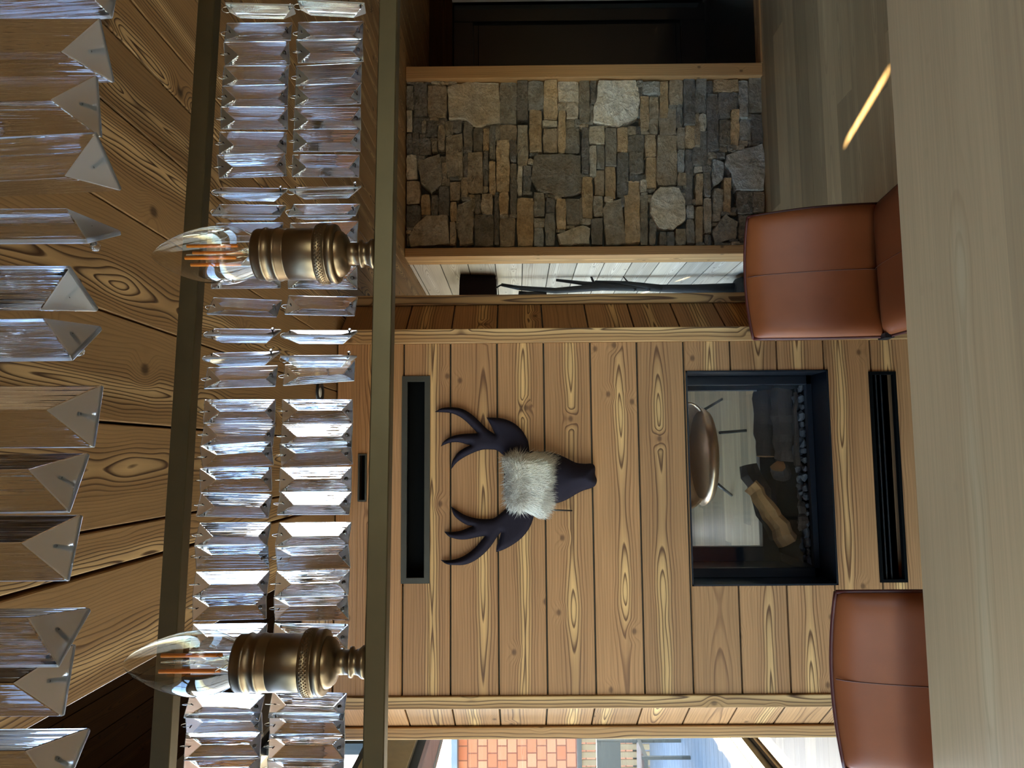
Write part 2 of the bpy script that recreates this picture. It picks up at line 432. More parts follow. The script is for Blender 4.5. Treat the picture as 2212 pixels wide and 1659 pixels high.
structure(hc, 'ceiling_high', 'larch_dark')

# ------------------------------------------------------------------ chimney block with the see-through fire
ch = empty('chimney', (-0.25, 3.3, 0), kind='structure')
YC = 2.95; YB = 3.66
FIRE = (-0.532, 0.331, 0.424, 1.005); VUP = (-0.514, 0.3195, 2.053, 2.168); VLO = (-0.523, 0.3215, 0.1475, 0.257); VTOP = (-0.188, 0.003, 2.31, 2.345)
zl = [0.0, 0.06, 0.249, 0.4405] + [0.628+0.1918*i for i in range(10)]
zl = [0.0, 0.0535] + [0.0535+0.1916*i for i in range(1, 13)]
zl[-1] = 2.437
pl = MB()
planks_rect(pl, -0.949, 0.454, zl, YC, 0.02, (FIRE, VUP, VLO, VTOP))
pl2 = MB(); planks_rect(pl2, -0.949, XE-0.002, [2.437, 2.565], YC, 0.02)
pl.v += [] ; nb = len(pl.v)
pl.v += pl2.v
for f_, uv, c, mi, sm in zip(pl2.f, pl2.uv, pl2.c, pl2.mi, pl2.sm): pl.face([i+nb for i in f_], uv, c, mi, sm)
part(pl, 'front_cladding', 'larch', ch, bevel=0.0015)
bk = MB()                                   # backing just behind the boards, leaving the openings free
for (x0, x1, z0, z1) in ((-0.97, FIRE[0], 0.3, 2.0), (FIRE[1], 0.47, 0.3, 2.0), (-0.97, 0.47, 0.0, 0.12), (-0.97, 0.47, 0.28, 0.424), (-0.97, -0.54, 0.12, 0.28), (0.34, 0.47, 0.12, 0.28), (FIRE[0], FIRE[1], 1.005, 2.0), (-0.97, 0.47, 2.0, 2.05), (-0.97, -0.53, 2.05, 2.3), (0.335, 0.47, 2.05, 2.3), (-0.97, 0.47, 2.2, 2.3), (-0.97, -0.2, 2.3, 2.437), (0.01, 0.47, 2.3, 2.437), (-0.97, XE, 2.437, 2.56)):
    bk.box((x0, YC+0.021, z0), (x1, YC+0.05, z1))
part(bk, 'backing', 'grout', ch)
def splay(x0, y0, x1, y1, name):
    mb = MB(); d = Vector((x1-x0, y1-y0, 0)); n = Vector((d.y, -d.x, 0)).normalized()*0.02
    if x1 < x0: n = Vector((-d.y, d.x, 0)).normalized()*0.02
    for z0, z1 in zip(zl[:-1], zl[1:]):
        mb.obox(Vector((x0, y0, z0+0.003)), d, (0, 0, z1-z0-0.006), -n)
    part(mb, name, 'larch', ch, bevel=0.0015)
    b2 = MB(); b2.obox(Vector((x0, y0, 0))-n*1.0, d, (0, 0, 2.43), -n); part(b2, 'backing', 'grout', ch)
splay(0.514, 2.985, 0.672, 3.19, 'side_cladding')
splay(-0.993, 2.985, -1.155, 3.19, 'side_cladding')
tp = MB(); tp.box((0.454, 2.938, 0), (0.514, 2.995, 2.437), 2); part(tp, 'corner_post', 'larch_trim', ch, bevel=0.004, seg=2)
tp = MB(); tp.box((-0.998, 2.94, 0), (-0.949, 2.995, 2.56), 2); part(tp, 'corner_post', 'larch_trim', ch, bevel=0.004, seg=2)
tp = MB(); tp.box((0.66, 3.16, 0), (0.705, 3.22, 2.437), 2); part(tp, 'corner_post', 'larch_trim', ch, bevel=0.004, seg=2)
tp = MB(); tp.box((-1.195, 3.16, 0), (-1.145, 3.22, 2.56), 2); part(tp, 'corner_post', 'larch_trim', ch, bevel=0.004, seg=2)
bo = MB()                                   # rear body around the through opening
bo.box((-1.17, 3.2, 0), (FIRE[0]-0.02, YB, 2.55), 2); bo.box((FIRE[1]+0.02, 3.2, 0), (0.69, YB, 2.437), 2)
bo.box((FIRE[0]-0.02, YC+0.06, 0), (FIRE[1]+0.02, YB, 0.40), 0); bo.box((FIRE[0]-0.02, YC+0.06, 1.03), (FIRE[1]+0.02, YB, 2.0), 0); bo.box((FIRE[0]-0.02, 3.2, 2.0), (FIRE[1]+0.02, YB, 2.437), 0)
part(bo, 'rear_cladding', 'larch', ch)
ct = MB(); ct.box((-1.17, YC+0.02, 2.545), (XE-0.01, YB, 2.56), 0); part(ct, 'top_board', 'larch_dark', ch)

# fireplace insert
fx0, fx1, fz0, fz1 = FIRE
fp = empty('fireplace', ((fx0+fx1)/2, 3.3, fz0), 'black steel see-through fireplace set into the plank chimney wall', 'fireplace')
mb = MB(); mb.box((fx0, YC-0.004, fz0), (fx0+0.006, 3.62, fz1)); mb.box((fx1-0.006, YC-0.004, fz0), (fx1, 3.62, fz1))
mb.box((fx0, YC-0.004, fz1-0.006), (fx1, 3.62, fz1)); mb.box((fx0, YC-0.004, fz0-0.001), (fx1, 3.62, fz0+0.006))
part(mb, 'casing', 'firebox', fp)
mb = MB()
yg = 3.10
mb.box((fx0+0.006, yg, fz0+0.006), (fx0+0.045, yg+0.03, fz1-0.006)); mb.box((fx1-0.045, yg, fz0+0.006), (fx1-0.006, yg+0.03, fz1-0.006))
mb.box((fx0+0.006, yg, fz0+0.006), (fx1-0.006, yg+0.03, fz0+0.03))
part(mb, 'front_frame', 'firebox', fp, bevel=0.002)
mb = MB(); mb.box((fx0+0.04, yg+0.012, fz0+0.025), (fx1-0.04, yg+0.018, fz1-0.006)); part(mb, 'glass', 'fireglass', fp)
mb = MB()
mb.box((fx0+0.006, 3.55, fz0+0.006), (fx0+0.075, 3.6, fz1-0.006)); mb.box((fx1-0.03, 3.55, fz0+0.006), (fx1-0.006, 3.6, fz1-0.006))
mb.box((fx0+0.006, 3.55, fz0+0.006), (fx1-0.006, 3.6, 0.515)); mb.box((fx0+0.006, 3.55, 0.93), (fx1-0.006, 3.6, fz1-0.006))
part(mb, 'rear_frame', 'firebox', fp, bevel=0.002)
mb = MB(); mb.box((fx0+0.07, 3.57, 0.51), (fx1-0.028, 3.576, 0.935)); part(mb, 'rear_glass', 'fireglass', fp)
mb = MB(); mb.box((fx0+0.05, 3.14, fz0+0.006), (fx1-0.05, 3.54, fz0+0.02)); part(mb, 'burner_tray', 'black_hole', fp)
# vents
def vent(rect, label, depth=0.09, border=0.022, slats=False, y0=YC-0.006):
    x0, x1, z0, z1 = rect
    v = empty('air_vent', ((x0+x1)/2, YC, (z0+z1)/2), label, 'air vent', )
    mb = MB(); b = border
    mb.box((x0, y0, z0), (x1, y0+0.02, z0+b)); mb.box((x0, y0, z1-b), (x1, y0+0.02, z1)); mb.box((x0, y0, z0+b), (x0+b, y0+0.02, z1-b)); mb.box((x1-b, y0, z0+b), (x1, y0+0.02, z1-b))
    part(mb, 'frame', 'black_hole' if slats else 'dark_frame', v)
    mb = MB(); mb.box((x0+0.002, YC+0.06, z0+0.002), (x1-0.002, YC+depth, z1-0.002)); part(mb, 'duct', 'black_hole', v)
    if slats:
        mb = MB(); mb.box((x0+b, y0+0.012, z0+0.055), (x1-b, y0+0.016, z0+0.06)); mb.box((x0+b, y0+0.012, z0+0.075), (x1-b, y0+0.016, z0+0.08))
        part(mb, 'louvre', 'black_metal', v)
    return v
vent(VUP, 'long black recessed air vent above the deer head')
vent(VLO, 'long black floor-level air vent below the fireplace', border=0.012, slats=True)
vent(VTOP, 'short black slot vent just under the ceiling on the chimney', border=0.006)

# logs and pebbles in the fire
def log(pts, rads, label, mats, seed, flat=0.0):
    rnd = random.Random(seed); mb = MB(); P = []; R = []
    a, b = Vector(pts[0]), Vector(pts[1]); n = 9
    for i in range(n):
        t = i/(n-1); P.append(a.lerp(b, t)+Vector((rnd.uniform(-1, 1), rnd.uniform(-1, 1), rnd.uniform(-1, 1)))*0.006)
        R.append((rads[0]*(1-t)+rads[1]*t)*rnd.uniform(0.9, 1.1))
    mb.tube(P, R, 9)
    mb.sm = [False]*len(mb.sm)
    for i in range(len(mb.f)-2, len(mb.f)): mb.mi[i] = 1
    for i, v in enumerate(mb.v):
        c = P[min(i//9, n-1)]; q = math.sin(i % 9*2.3+seed)*0.12
        mb.v[i] = c+(v-c)*(1+q+rnd.uniform(-0.08, 0.08))
    root = empty('firewood_log', (a+b)/2, label, 'firewood', 'firewood in the fireplace')
    o = part(mb, 'bark', mats[0], root); 
    o.data.materials.append(M[mats[1]])
    return root
log([(0.28, 3.40, 0.535), (-0.02, 3.38, 0.545)], (0.048, 0.05), 'dark bark log lying level at the right end of the fire, rear of two', ('log_bark', 'log_wood'), 1)
log([(0.27, 3.27, 0.503), (-0.035, 3.25, 0.506)], (0.046, 0.05), 'dark bark log lying level at the right end of the fire, front of two', ('log_bark', 'log_wood'), 2)
log([(0.26, 3.175, 0.475), (-0.06, 3.165, 0.48)], (0.008, 0.014), 'thin bent stick of firewood along the front of the pebbles', ('log_bark', 'log_wood'), 3)
log([(-0.06, 3.46, 0.60), (-0.40, 3.38, 0.49)], (0.045, 0.05), 'dark grey log leaning behind the pale split log', ('log_bark', 'log_bark'), 4)
log([(-0.15, 3.30, 0.635), (-0.39, 3.22, 0.508)], (0.034, 0.046), 'pale tan split log leaning down to the left in the fire', ('log_wood', 'log_wood'), 5)
log([(-0.07, 3.24, 0.535), (-0.10, 3.33, 0.49)], (0.036, 0.04), 'short split log with a pale sawn end in the middle of the fire', ('log_bark', 'log_wood'), 6)
log([(-0.22, 3.165, 0.472), (-0.34, 3.16, 0.474)], (0.016, 0.022), 'small brown stick with a pale end under the leaning log', ('log_bark', 'log_wood'), 8)
kk = 0
for i in range(20):
    for j in range(2):
        x = fx0+0.07+i*0.0385+random.uniform(-0.006, 0.006); yy = 3.155+j*0.05+random.uniform(-0.005, 0.005)
        mb = MB(); r = random.uniform(0.011, 0.021); mb.blob((x, yy, fz0+0.02+r*0.7), r*1.15, r, r*0.85, i*7+j, 4, 6, 0.3, jit=0.14, smooth=False)
        o = mb.build('pebble', 'pebble', loc=(x, yy, fz0+0.02)); tag(o, 'grey pebble in the bed of stones along the front of the fireplace', 'stone', 'pebbles in the fireplace')
mb = MB(); mb.blob((0.0, 3.19, 0.472), 0.03, 0.016, 0.02, 91); o = mb.build('pebble', 'pebble', loc=(0.0, 3.19, 0.44)); tag(o, 'largest grey stone between the logs in the middle of the fire', 'stone', 'pebbles in the fireplace')

# ------------------------------------------------------------------ deer head of dark felt
def px2(pts, Y):
    out = []
    for cx, cy in pts:
        p = at(840+cx/3.0714, 760+cy/3.0714, Y=Y); out.append((p.x, p.z))
    return out
def smooth_outline(P, n=3):
    """Catmull-Rom through the points, keeping the sharp tips"""
    out = []; N = len(P)
    def sharp(i):
        a, b, c = Vector(P[i-1]), Vector(P[i]), Vector(P[(i+1) % N]); u, v = (b-a), (c-b)
        return u.length > 1e-6 and v.length > 1e-6 and u.angle(v) > 1.1
    for i in range(N):
        p0, p1, p2, p3 = Vector(P[i-1]), Vector(P[i]), Vector(P[(i+1) % N]), Vector(P[(i+2) % N])
        m1 = Vector((0, 0)) if False else (p2-p0)*0.5; m2 = (p3-p1)*0.5
        if sharp(i): m1 = (p2-p1)*0.8
        if sharp((i+1) % N): m2 = (p2-p1)*0.8
        for k in range(n):
            t = k/n; h1 = 2*t**3-3*t**2+1; h2 = -2*t**3+3*t**2; h3 = t**3-2*t**2+t; h4 = t**3-t**2
            out.append(tuple(p1*h1+p2*h2+m1*h3+m2*h4))
    return out
def puff(poly, R, Hh, yback, grid, base=0.004, ynear=None):
    N = len(poly)
    xs = [p[0] for p in poly]; zs = [p[1] for p in poly]
    segs = [(poly[i], poly[(i+1) % N]) for i in range(N)]
    def dist(x, z):
        best = 9
        for (a, b) in segs:
            dx, dz = b[0]-a[0], b[1]-a[1]; L = dx*dx+dz*dz
            t = 0 if L == 0 else max(0, min(1, ((x-a[0])*dx+(z-a[1])*dz)/L))
            q = (a[0]+t*dx-x)**2+(a[1]+t*dz-z)**2
            if q < best: best = q
        return math.sqrt(best)
    def inside(x, z):
        c = False
        for (a, b) in segs:
            if (a[1] > z) != (b[1] > z) and x < (b[0]-a[0])*(z-a[1])/(b[1]-a[1])+a[0]: c = not c
        return c
    pts = [Vector(p) for p in poly]
    x = min(xs); row = 0
    while x < max(xs):
        z = min(zs)+(grid/2 if row % 2 else 0)
        while z < max(zs):
            if inside(x, z) and dist(x, z) > grid*0.35: pts.append(Vector((x, z)))
            z += grid
        x += grid*0.87; row += 1
    vo, eo, fo, *_ = delaunay_2d_cdt(pts, [], [list(range(N))], 1, 1e-6)
    mb = MB(); nv = len(vo); hts = []
    for p in vo:
        d = dist(p.x, p.y); q = min(d/R, 1.0); h = Hh*math.sqrt(max(0.0, 1-(1-q)**2)); hts.append(h)
        mb.v.append(Vector((p.x, yback-base-h, p.y)))
    for p in vo: mb.v.append(Vector((p.x, yback, p.y)))
    for f_ in fo:
        a, b, c = [vo[i] for i in f_]
        area = (b.x-a.x)*(c.y-a.y)-(c.x-a.x)*(b.y-a.y)
        f_ = list(f_) if area > 0 else list(f_)[::-1]
        mb.face(f_, smooth=True); mb.face([i+nv for i in f_[::-1]])
    cnt = {}
    for f_ in fo:
        f_ = list(f_)
        for i in range(3):
            e = (f_[i], f_[(i+1) % 3]); cnt.setdefault(tuple(sorted(e)), []).append(e)
    for k, e in cnt.items():
        if len(e) == 1: a, b = e[0]; mb.face((a, b, b+nv, a+nv), smooth=True)
    def height(x, z):
        d = dist(x, z) if inside(x, z) else 0
        return Hh*math.sqrt(max(0.0, 1-(1-min(d/R, 1))**2))+base
    return mb, height
YD = 2.945
ant_r = [(935, 690), (925, 600), (890, 530), (840, 480), (780, 450), (720, 438), (648, 436), (675, 485), (703, 545), (650, 510), (600, 460), (550, 415), (490, 380), (420, 368), (350, 375), (305, 400), (400, 405), (460, 425), (510, 460), (550, 500), (590, 540), (490, 545), (420, 560), (370, 590), (345, 628), (400, 605), (460, 600), (510, 612), (545, 618), (490, 645), (450, 680), (420, 730), (415, 778), (450, 735), (500, 700), (560, 670), (620, 650), (680, 648), (720, 655), (765, 690), (850, 740)]
ant_l = [(413, 1025), (450, 1050), (500, 1080), (560, 1100), (620, 1108), (690, 1105), (730, 1080), (790, 1030), (850, 980), (940, 990), (965, 1040), (965, 1075), (950, 1130), (925, 1180), (880, 1235), (820, 1280), (760, 1312), (712, 1328), (715, 1290), (733, 1240), (745, 1195), (720, 1225), (680, 1285), (630, 1340), (570, 1385), (510, 1410), (450, 1414), (385, 1408), (345, 1380), (400, 1382), (460, 1370), (520, 1340), (570, 1300), (610, 1255), (640, 1220), (590, 1228), (520, 1243), (460, 1243), (400, 1225), (368, 1192), (420, 1195), (480, 1185), (530, 1165), (560, 1155), (520, 1148), (470, 1120), (430, 1080)]
head = [(935, 660), (990, 662), (1060, 665), (1120, 680), (1180, 705), (1240, 735), (1300, 742), (1348, 742), (1368, 765), (1368, 812), (1380, 850), (1370, 885), (1340, 905), (1290, 920), (1240, 945), (1190, 975), (1130, 1000), (1060, 1012), (1000, 1020), (940, 1040), (850, 1030), (780, 1000), (765, 850), (765, 700), (850, 670)]
furp = [(750, 710), (800, 690), (900, 686), (1000, 690), (1060, 720), (1085, 790), (1085, 860), (1060, 930), (1035, 1000), (1005, 1060), (950, 1075), (900, 1050), (840, 1030), (780, 1000), (775, 880), (778, 800)]
dp = at(1150, 1000, Y=YD)
deer = empty('deer_head', (dp.x, YD, dp.z), 'dark felt deer head with puffy antlers and white fur brow hung on the plank wall', 'wall decoration')
mb, hh = puff(smooth_outline(px2(head, YD)), 0.085, 0.10, YD, 0.008); part(mb, 'head', 'felt', deer)
mb, _ = puff(smooth_outline(px2(ant_r, YD)), 0.028, 0.03, YD-0.002, 0.006); part(mb, 'antler', 'felt', deer)
mb, _ = puff(smooth_outline(px2(ant_l, YD)), 0.028, 0.03, YD-0.002, 0.006); part(mb, 'antler', 'felt', deer)
fo_ = px2(furp, YD)
mb, fh = puff(smooth_outline(fo_), 0.05, 0.085, YD-0.02, 0.01)
for i in range(len(mb.c)): mb.c[i] = (0.7, 0.64, 0.55)
fb = part(mb, 'fur_patch', 'fur', deer); fb['label'] = 'white and brown fur brow'
fs = MB(); rnd = random.Random(3); cnt = 0
def in_poly(x, z, P):
    c = False
    for i in range(len(P)):
        a, b = P[i], P[(i+1) % len(P)]
        if (a[1] > z) != (b[1] > z) and x < (b[0]-a[0])*(z-a[1])/(b[1]-a[1])+a[0]: c = not c
    return c
while cnt < 11000:
    cx, cy = rnd.uniform(745, 1090), rnd.uniform(680, 1080)
    if not in_poly(cx, cy, furp): continue
    cnt += 1
    p = at(840+cx/3.0714, 760+cy/3.0714, Y=YD); h = fh(p.x, p.z)
    base = Vector((p.x, YD-0.02-h+0.004, p.z))
    # combed towards the muzzle, fanning out
    tx, ty = 1.0, (cy-860)/420+rnd.uniform(-0.25, 0.25)
    if cx < 880 and rnd.random() < (0.9 if cx < 810 else 0.55): tx, ty = rnd.uniform(-0.6, 0.8), (cy-860)/300+rnd.uniform(-0.8, 0.8)
    q = at(840+(cx+tx*60)/3.0714, 760+(cy+ty*60)/3.0714, Y=YD)
    dr = Vector((q.x-p.x, 0, q.z-p.z)).normalized()
    L = rnd.uniform(0.026, 0.058)*(0.5+0.5*min(1, max(0, (cx-750)/150)))
    side = dr.cross(Vector((0, -1, 0)))*rnd.uniform(0.0005, 0.0011)
    out = Vector((0, -1, 0))
    p1 = base+dr*L*0.5+out*rnd.uniform(0.003, 0.009); p2 = base+dr*L+out*rnd.uniform(-0.002, 0.008)+side*rnd.uniform(-3, 3)
    brown = max(0, 1-(cx-745)/150)+0.8*max(0, 1-math.hypot(cx-850, cy-950)/90)+0.5*max(0, 1-math.hypot(cx-870, cy-850)/50)
    b_ = min(1, brown*rnd.uniform(0.5, 1.3)); s_ = rnd.uniform(0.8, 1.08); warm = max(0, 1-(cy-690)/220)*0.25
    lt = Vector((0.95, 0.92-0.12*warm, 0.86-0.4*warm)); dk_ = Vector((0.24, 0.17, 0.11)); cc = (lt*(1-b_*0.75)+dk_*b_*0.75)*s_
    b0 = len(fs.v)
    fs.v += [base-side, base+side, base+out*0.0012, p1-side*0.8, p1+side*0.8, p1+out*0.001, p2]
    for f_ in ((0, 1, 4, 3), (1, 2, 5, 4), (2, 0, 3, 5)): fs.face([b0+i for i in f_], None, tuple(cc), 0, True)
    for f_ in ((3, 4, 6), (4, 5, 6), (5, 3, 6)): fs.face([b0+i for i in f_], None, tuple(cc), 0, True)
so_ = sub(fs, 'fur_strands', 'fur', fb, deer); so_['kind'] = 'stuff'
mb = MB(); a, b = at(1172, 1101, Y=YD-0.03), at(1236, 1103, Y=YD-0.012); mb.tube([a, b], 0.003, 8); part(mb, 'hanging_rod', 'black_metal', deer)

# ------------------------------------------------------------------ stone wall
YS = 4.77
sw = empty('wall_stone', (1.97, YS, 0), kind='structure')
mb = MB(); mb.box((1.36, YS+0.05, 0), (2.62, YS+0.15, ZC)); part(mb, 'core', 'grout', sw)
for (x0, x1) in ((1.31, 1.372), (2.553, 2.645)):
    mb = MB(); mb.box((x0, YS-0.06, 0), (x1, YS+0.14, ZC-0.002), 2); part(mb, 'post', 'larch_trim', sw, bevel=0.006, seg=2)
polys = [('L', [(470, 475), (600, 450), (750, 460), (752, 670), (630, 695), (545, 650), (480, 655)]), ('W', [(1285, 450), (1490, 445), (1510, 560), (1500, 640), (1400, 695), (1260, 670), (1255, 600), (1275, 560)]),
 ('D', [(940, 850), (1080, 840), (1190, 850), (1195, 1045), (1100, 1075), (960, 1040), (925, 970)]), ('G', [(1980, 850), (2170, 790), (2190, 870), (2180, 1040), (2030, 1040), (2010, 950), (1970, 900)]),
 ('G', [(1900, 870), (1965, 890), (1960, 980), (1910, 1020)]), ('L', [(1570, 1080), (1620, 1025), (1720, 1030), (1755, 1100), (1755, 1200), (1690, 1250), (1610, 1245), (1565, 1160)]),
 ('M', [(310, 890), (430, 850), (445, 960), (440, 1010), (380, 1055), (330, 1000)]), ('M', [(290, 1240), (360, 1180), (470, 1180), (480, 1330), (270, 1345), (265, 1290)]), ('M', [(530, 1120), (600, 1085), (610, 1200), (610, 1330), (540, 1340), (515, 1230)]),
 ('L', [(1060, 1280), (1200, 1230), (1240, 1250), (1235, 1330), (1080, 1340)]), ('M', [(1330, 1110), (1410, 1085), (1440, 1330), (1330, 1340), (1310, 1150)]), ('M', [(1905, 1260), (1970, 1170), (2040, 1210), (2030, 1300), (1920, 1320)]), ('M', [(460, 750), (550, 725), (555, 960), (470, 975)])]
rects = '''250,470,287,600 290,460,360,640 365,470,465,645 755,450,845,675 848,450,905,660 908,450,990,600 992,445,1065,650T 1070,445,1180,560W 1183,445,1240,680 1243,440,1275,575 1525,450,1620,520G 1622,445,1665,640T 1672,440,1745,575 1748,440,1810,690 1815,435,1873,615 1910,440,2045,505T 2048,445,2095,650G 2098,430,2185,615
250,610,280,725L 915,605,980,830T 985,655,1065,690L 1070,610,1108,835T 1115,565,1178,650 1515,530,1560,715T 1565,525,1615,655 1875,520,1935,830 1937,510,2000,650 2005,600,2050,800T 1940,660,2000,800D 2053,655,2112,770G 2115,625,2180,780
250,735,280,845 283,725,318,850 320,755,380,845 355,665,415,750 385,775,415,830 420,690,455,820 560,665,605,810 610,700,660,825D 663,700,695,820T 698,690,730,870 755,680,845,765 850,690,905,905 990,700,1065,830 1110,700,1185,835 1197,700,1235,945 1238,690,1320,785L 1325,700,1385,905 1390,700,1445,830T 1450,735,1535,830D 1540,740,1597,855T 1620,590,1710,740 1715,700,1755,815 1758,690,1808,805T 1830,625,1870,720L
580,830,660,1050 665,825,690,1010 735,770,805,1045T 808,770,845,880 695,880,730,1060T 1240,800,1275,960L 1278,790,1320,920 1390,835,1450,1060 1455,835,1530,950D 1545,860,1600,1030T 1605,745,1710,1010 1715,820,1752,940G 1758,810,1800,1115 1810,905,1855,940W
250,850,305,980L 250,990,320,1110 485,990,540,1090 545,970,578,1080 810,890,845,1170D 850,900,875,1060L 880,900,922,1040 1200,965,1255,1190T 1270,925,1320,1060 1325,910,1380,1080T 1430,990,1510,1330T 1815,950,1852,1115T 1860,940,1897,1070 1910,1030,1960,1160 1965,970,2005,1160T 2035,1045,2120,1165D 2123,1045,2185,1160
250,1120,325,1230 330,1060,375,1170T 383,1062,420,1175 425,1020,480,1175 485,1100,520,1200T 615,1060,650,1160 655,1060,715,1165 618,1168,720,1345D 725,1050,750,1340 752,1050,800,1170T 755,1180,835,1345 848,1075,935,1340T 940,1050,995,1180 1005,1080,1050,1160 940,1190,995,1240 940,1245,990,1340G 1000,1165,1050,1340 1060,1085,1110,1250T 1115,1080,1190,1225 1260,1070,1312,1180 1250,1190,1310,1330 1515,1050,1555,1330 1565,1190,1600,1330 1765,1120,1805,1190G 1762,1200,1805,1330 1815,1125,1855,1320T 1860,1080,1900,1265 2045,1170,2115,1320D 1618,1260,1657,1335 1660,1260,1700,1335 1705,1250,1757,1335 1865,1275,1900,1330 485,1210,515,1335 1200,1195,1245,1225 2120,1170,2185,1330'''.split()
for r_ in rects:
    k = 'N'
    if r_[-1].isalpha(): k = r_[-1]; r_ = r_[:-1]
    a = [float(q) for q in r_.split(',')]
    polys.append((k, [(a[0], a[1]), (a[2], a[1]), (a[2], a[3]), (a[0], a[3])]))
tones = {'L': (158, 148, 130), 'W': (172, 164, 150), 'D': (96, 88, 76), 'G': (132, 130, 124), 'M': (128, 118, 102), 'T': (150, 128, 98), 'N': None}
# fill what is left with small chips
GX0, GX1, GY0, GY1, GS = 250, 2190, 446, 1345, 9
nx, ny = int((GX1-GX0)/GS), int((GY1-GY0)/GS)
occ = [[False]*ny for _ in range(nx)]
for k, P in polys:
    xs = [p[0] for p in P]; ys = [p[1] for p in P]
    for i in range(max(0, int((min(xs)-GX0)/GS)), min(nx, int((max(xs)-GX0)/GS)+1)):
        for j in range(max(0, int((min(ys)-GY0)/GS)), min(ny, int((max(ys)-GY0)/GS)+1)):
            if in_poly(GX0+(i+0.5)*GS, GY0+(j+0.5)*GS, P): occ[i][j] = True
rn = random.Random(11)
for i in range(nx):
    for j in range(ny):
        if occ[i][j]: continue
        a = 0
        while i+a < nx and not occ[i+a][j] and a < 5: a += 1
        b = 0
        while j+b < ny and b < 20 and all(not occ[i+q][j+b] for q in range(a)): b += 1
        for q in range(a):
            for t in range(b): occ[i+q][j+t] = True
        if a >= 2 and b >= 2:
            polys.append(('N', [(GX0+i*GS, GY0+j*GS), (GX0+(i+a)*GS, GY0+j*GS), (GX0+(i+a)*GS, GY0+(j+b)*GS), (GX0+i*GS, GY0+(j+b)*GS)]))
st = MB()
for k, P in polys:
    t = tones[k]
    if t is None:
        t = rn.choice([(122, 112, 96), (110, 102, 90), (132, 118, 98), (100, 95, 88), (114, 108, 98), (138, 122, 100), (92, 86, 78), (146, 134, 116)])
    v_ = rn.uniform(0.95, 1.25); cc = tuple(q*v_ for q in lin(t)[:3])
    # world points with fine subdivision and a wobbly edge
    W = []
    n = len(P)
    for i in range(n):
        a, b = Vector(P[i]), Vector(P[(i+1) % n]); m_ = max(2, int((b-a).length/26))
        for q in range(m_):
            c = a.lerp(b, q/m_); wob = 5 if n == 4 else 7
            if q == 0 and n == 4: c = c+((Vector(P[i-1])-a).normalized()+(b-a).normalized())*2
            W.append(c+Vector((rn.uniform(-wob, wob), rn.uniform(-wob, wob)))*0.5)
    cen = sum(W, Vector((0, 0)))/len(W)
    W2 = []
    for c in W:
        p = at(780+c.x/2.514, c.y/2.514, Y=YS); W2.append(Vector((p.x, p.z)))
    cw = sum(W2, Vector((0, 0)))/len(W2)
    size = max((q-cw).length for q in W2); hb = rn.uniform(0.0, 0.028)+(0.012 if n > 4 else 0)
    tiltx, tiltz = rn.uniform(-0.12, 0.12), rn.uniform(-0.12, 0.12)
    rings = [(1.0, 0.05), (0.995, hb*-1.0+0.002), (0.90, -hb-0.004), (0.6, -hb-0.006), (0.25, -hb-0.007)]
    b0 = len(st.v); m_ = len(W2)
    for (sc_r, yo) in rings:
        for q in W2:
            d = (q-cw); L = d.length
            sc2 = 1-(-0.003+(1-sc_r)*min(size, 0.06))/max(L, 0.02) if sc_r > 0.8 else sc_r
            d2 = d*sc2
            jit = rn.uniform(-0.004, 0.004) if sc_r < 0.97 else 0
            st.v.append(Vector((cw.x+d2.x, YS+yo+jit+(d2.x*tiltx+d2.y*tiltz if sc_r < 0.99 else 0), cw.y+d2.y)))
    for r_ in range(len(rings)-1):
        for i in range(m_):
            i2 = (i+1) % m_
            st.face((b0+r_*m_+i, b0+r_*m_+i2, b0+(r_+1)*m_+i2, b0+(r_+1)*m_+i)[::-1], None, cc, 0, False)
    st.face([b0+4*m_+i for i in range(m_)][::-1], None, cc, 0, True)
part(st, 'stones', 'stone', sw)

# ------------------------------------------------------------------ corridor wall right of the chimney
cw_ = MB()
z = 0.0
zc = [0.0-0.03]
zs = [1.649-0.19*i for i in range(9, -5, -1)]
zs = [q for q in zs if 0.02 < q < ZC]; zs = [0]+zs+[ZC-0.002]
for a, b in zip(zs[:-1], zs[1:]):
    cw_.obox((1.31, YS+0.14, a+0.003), (0, YF-YS-0.14, 0), (0, 0, b-a-0.006), (0.03, 0, 0))
structure(cw_, 'wall_corridor', 'larch_pale', bevel=0.0015)
mb = MB(); mb.box((1.335, YS+0.15, 0), (1.36, YF, ZC)); structure(mb, 'wall_corridor_backing', 'grout')

# ------------------------------------------------------------------ entrance niche with the black door
mb = MB(); mb.box((2.6, 4.72, -0.03), (4.7, 6.2, -0.002), 0); structure(mb, 'floor_slate', 'slate')
mb = MB(); mb.box((2.64, 4.70, -0.01), (4.7, 4.80, 0.012), 0); structure(mb, 'trim_1', 'larch_trim')
mb = MB(); mb.box((2.63, YS+0.15, 0), (2.68, 6.16, 2.22), 2); structure(mb, 'wall_niche_side', 'door_black')
mb = MB(); mb.box((2.63, 6.03, 2.235), (4.7, 6.12, ZC-0.002), 0); mb.box((2.63, YS+0.15, 2.22), (2.67, 6.03, ZC-0.002), 1); structure(mb, 'trim_2', 'larch_dark')
mb = MB(); mb.box((2.63, 6.12, 0), (4.7, 6.2, ZC), 2); structure(mb, 'wall_niche_back', 'door_black')
dr = empty('door_1', (3.35, 6.06, 0), kind='structure')
mb = MB(); mb.box((2.70, 6.075, 0.005), (3.96, 6.1, 2.225), 2); part(mb, 'panel', 'door_black', dr)
mb = MB()
for (x0, x1, z0, z1) in ((2.70, 2.86, 0.005, 2.225), (3.80, 3.96, 0.005, 2.225), (2.86, 3.80, 0.005, 0.22), (2.86, 3.80, 2.05, 2.225)):
    mb.box((x0, 6.045, z0), (x1, 6.075, z1), 2)
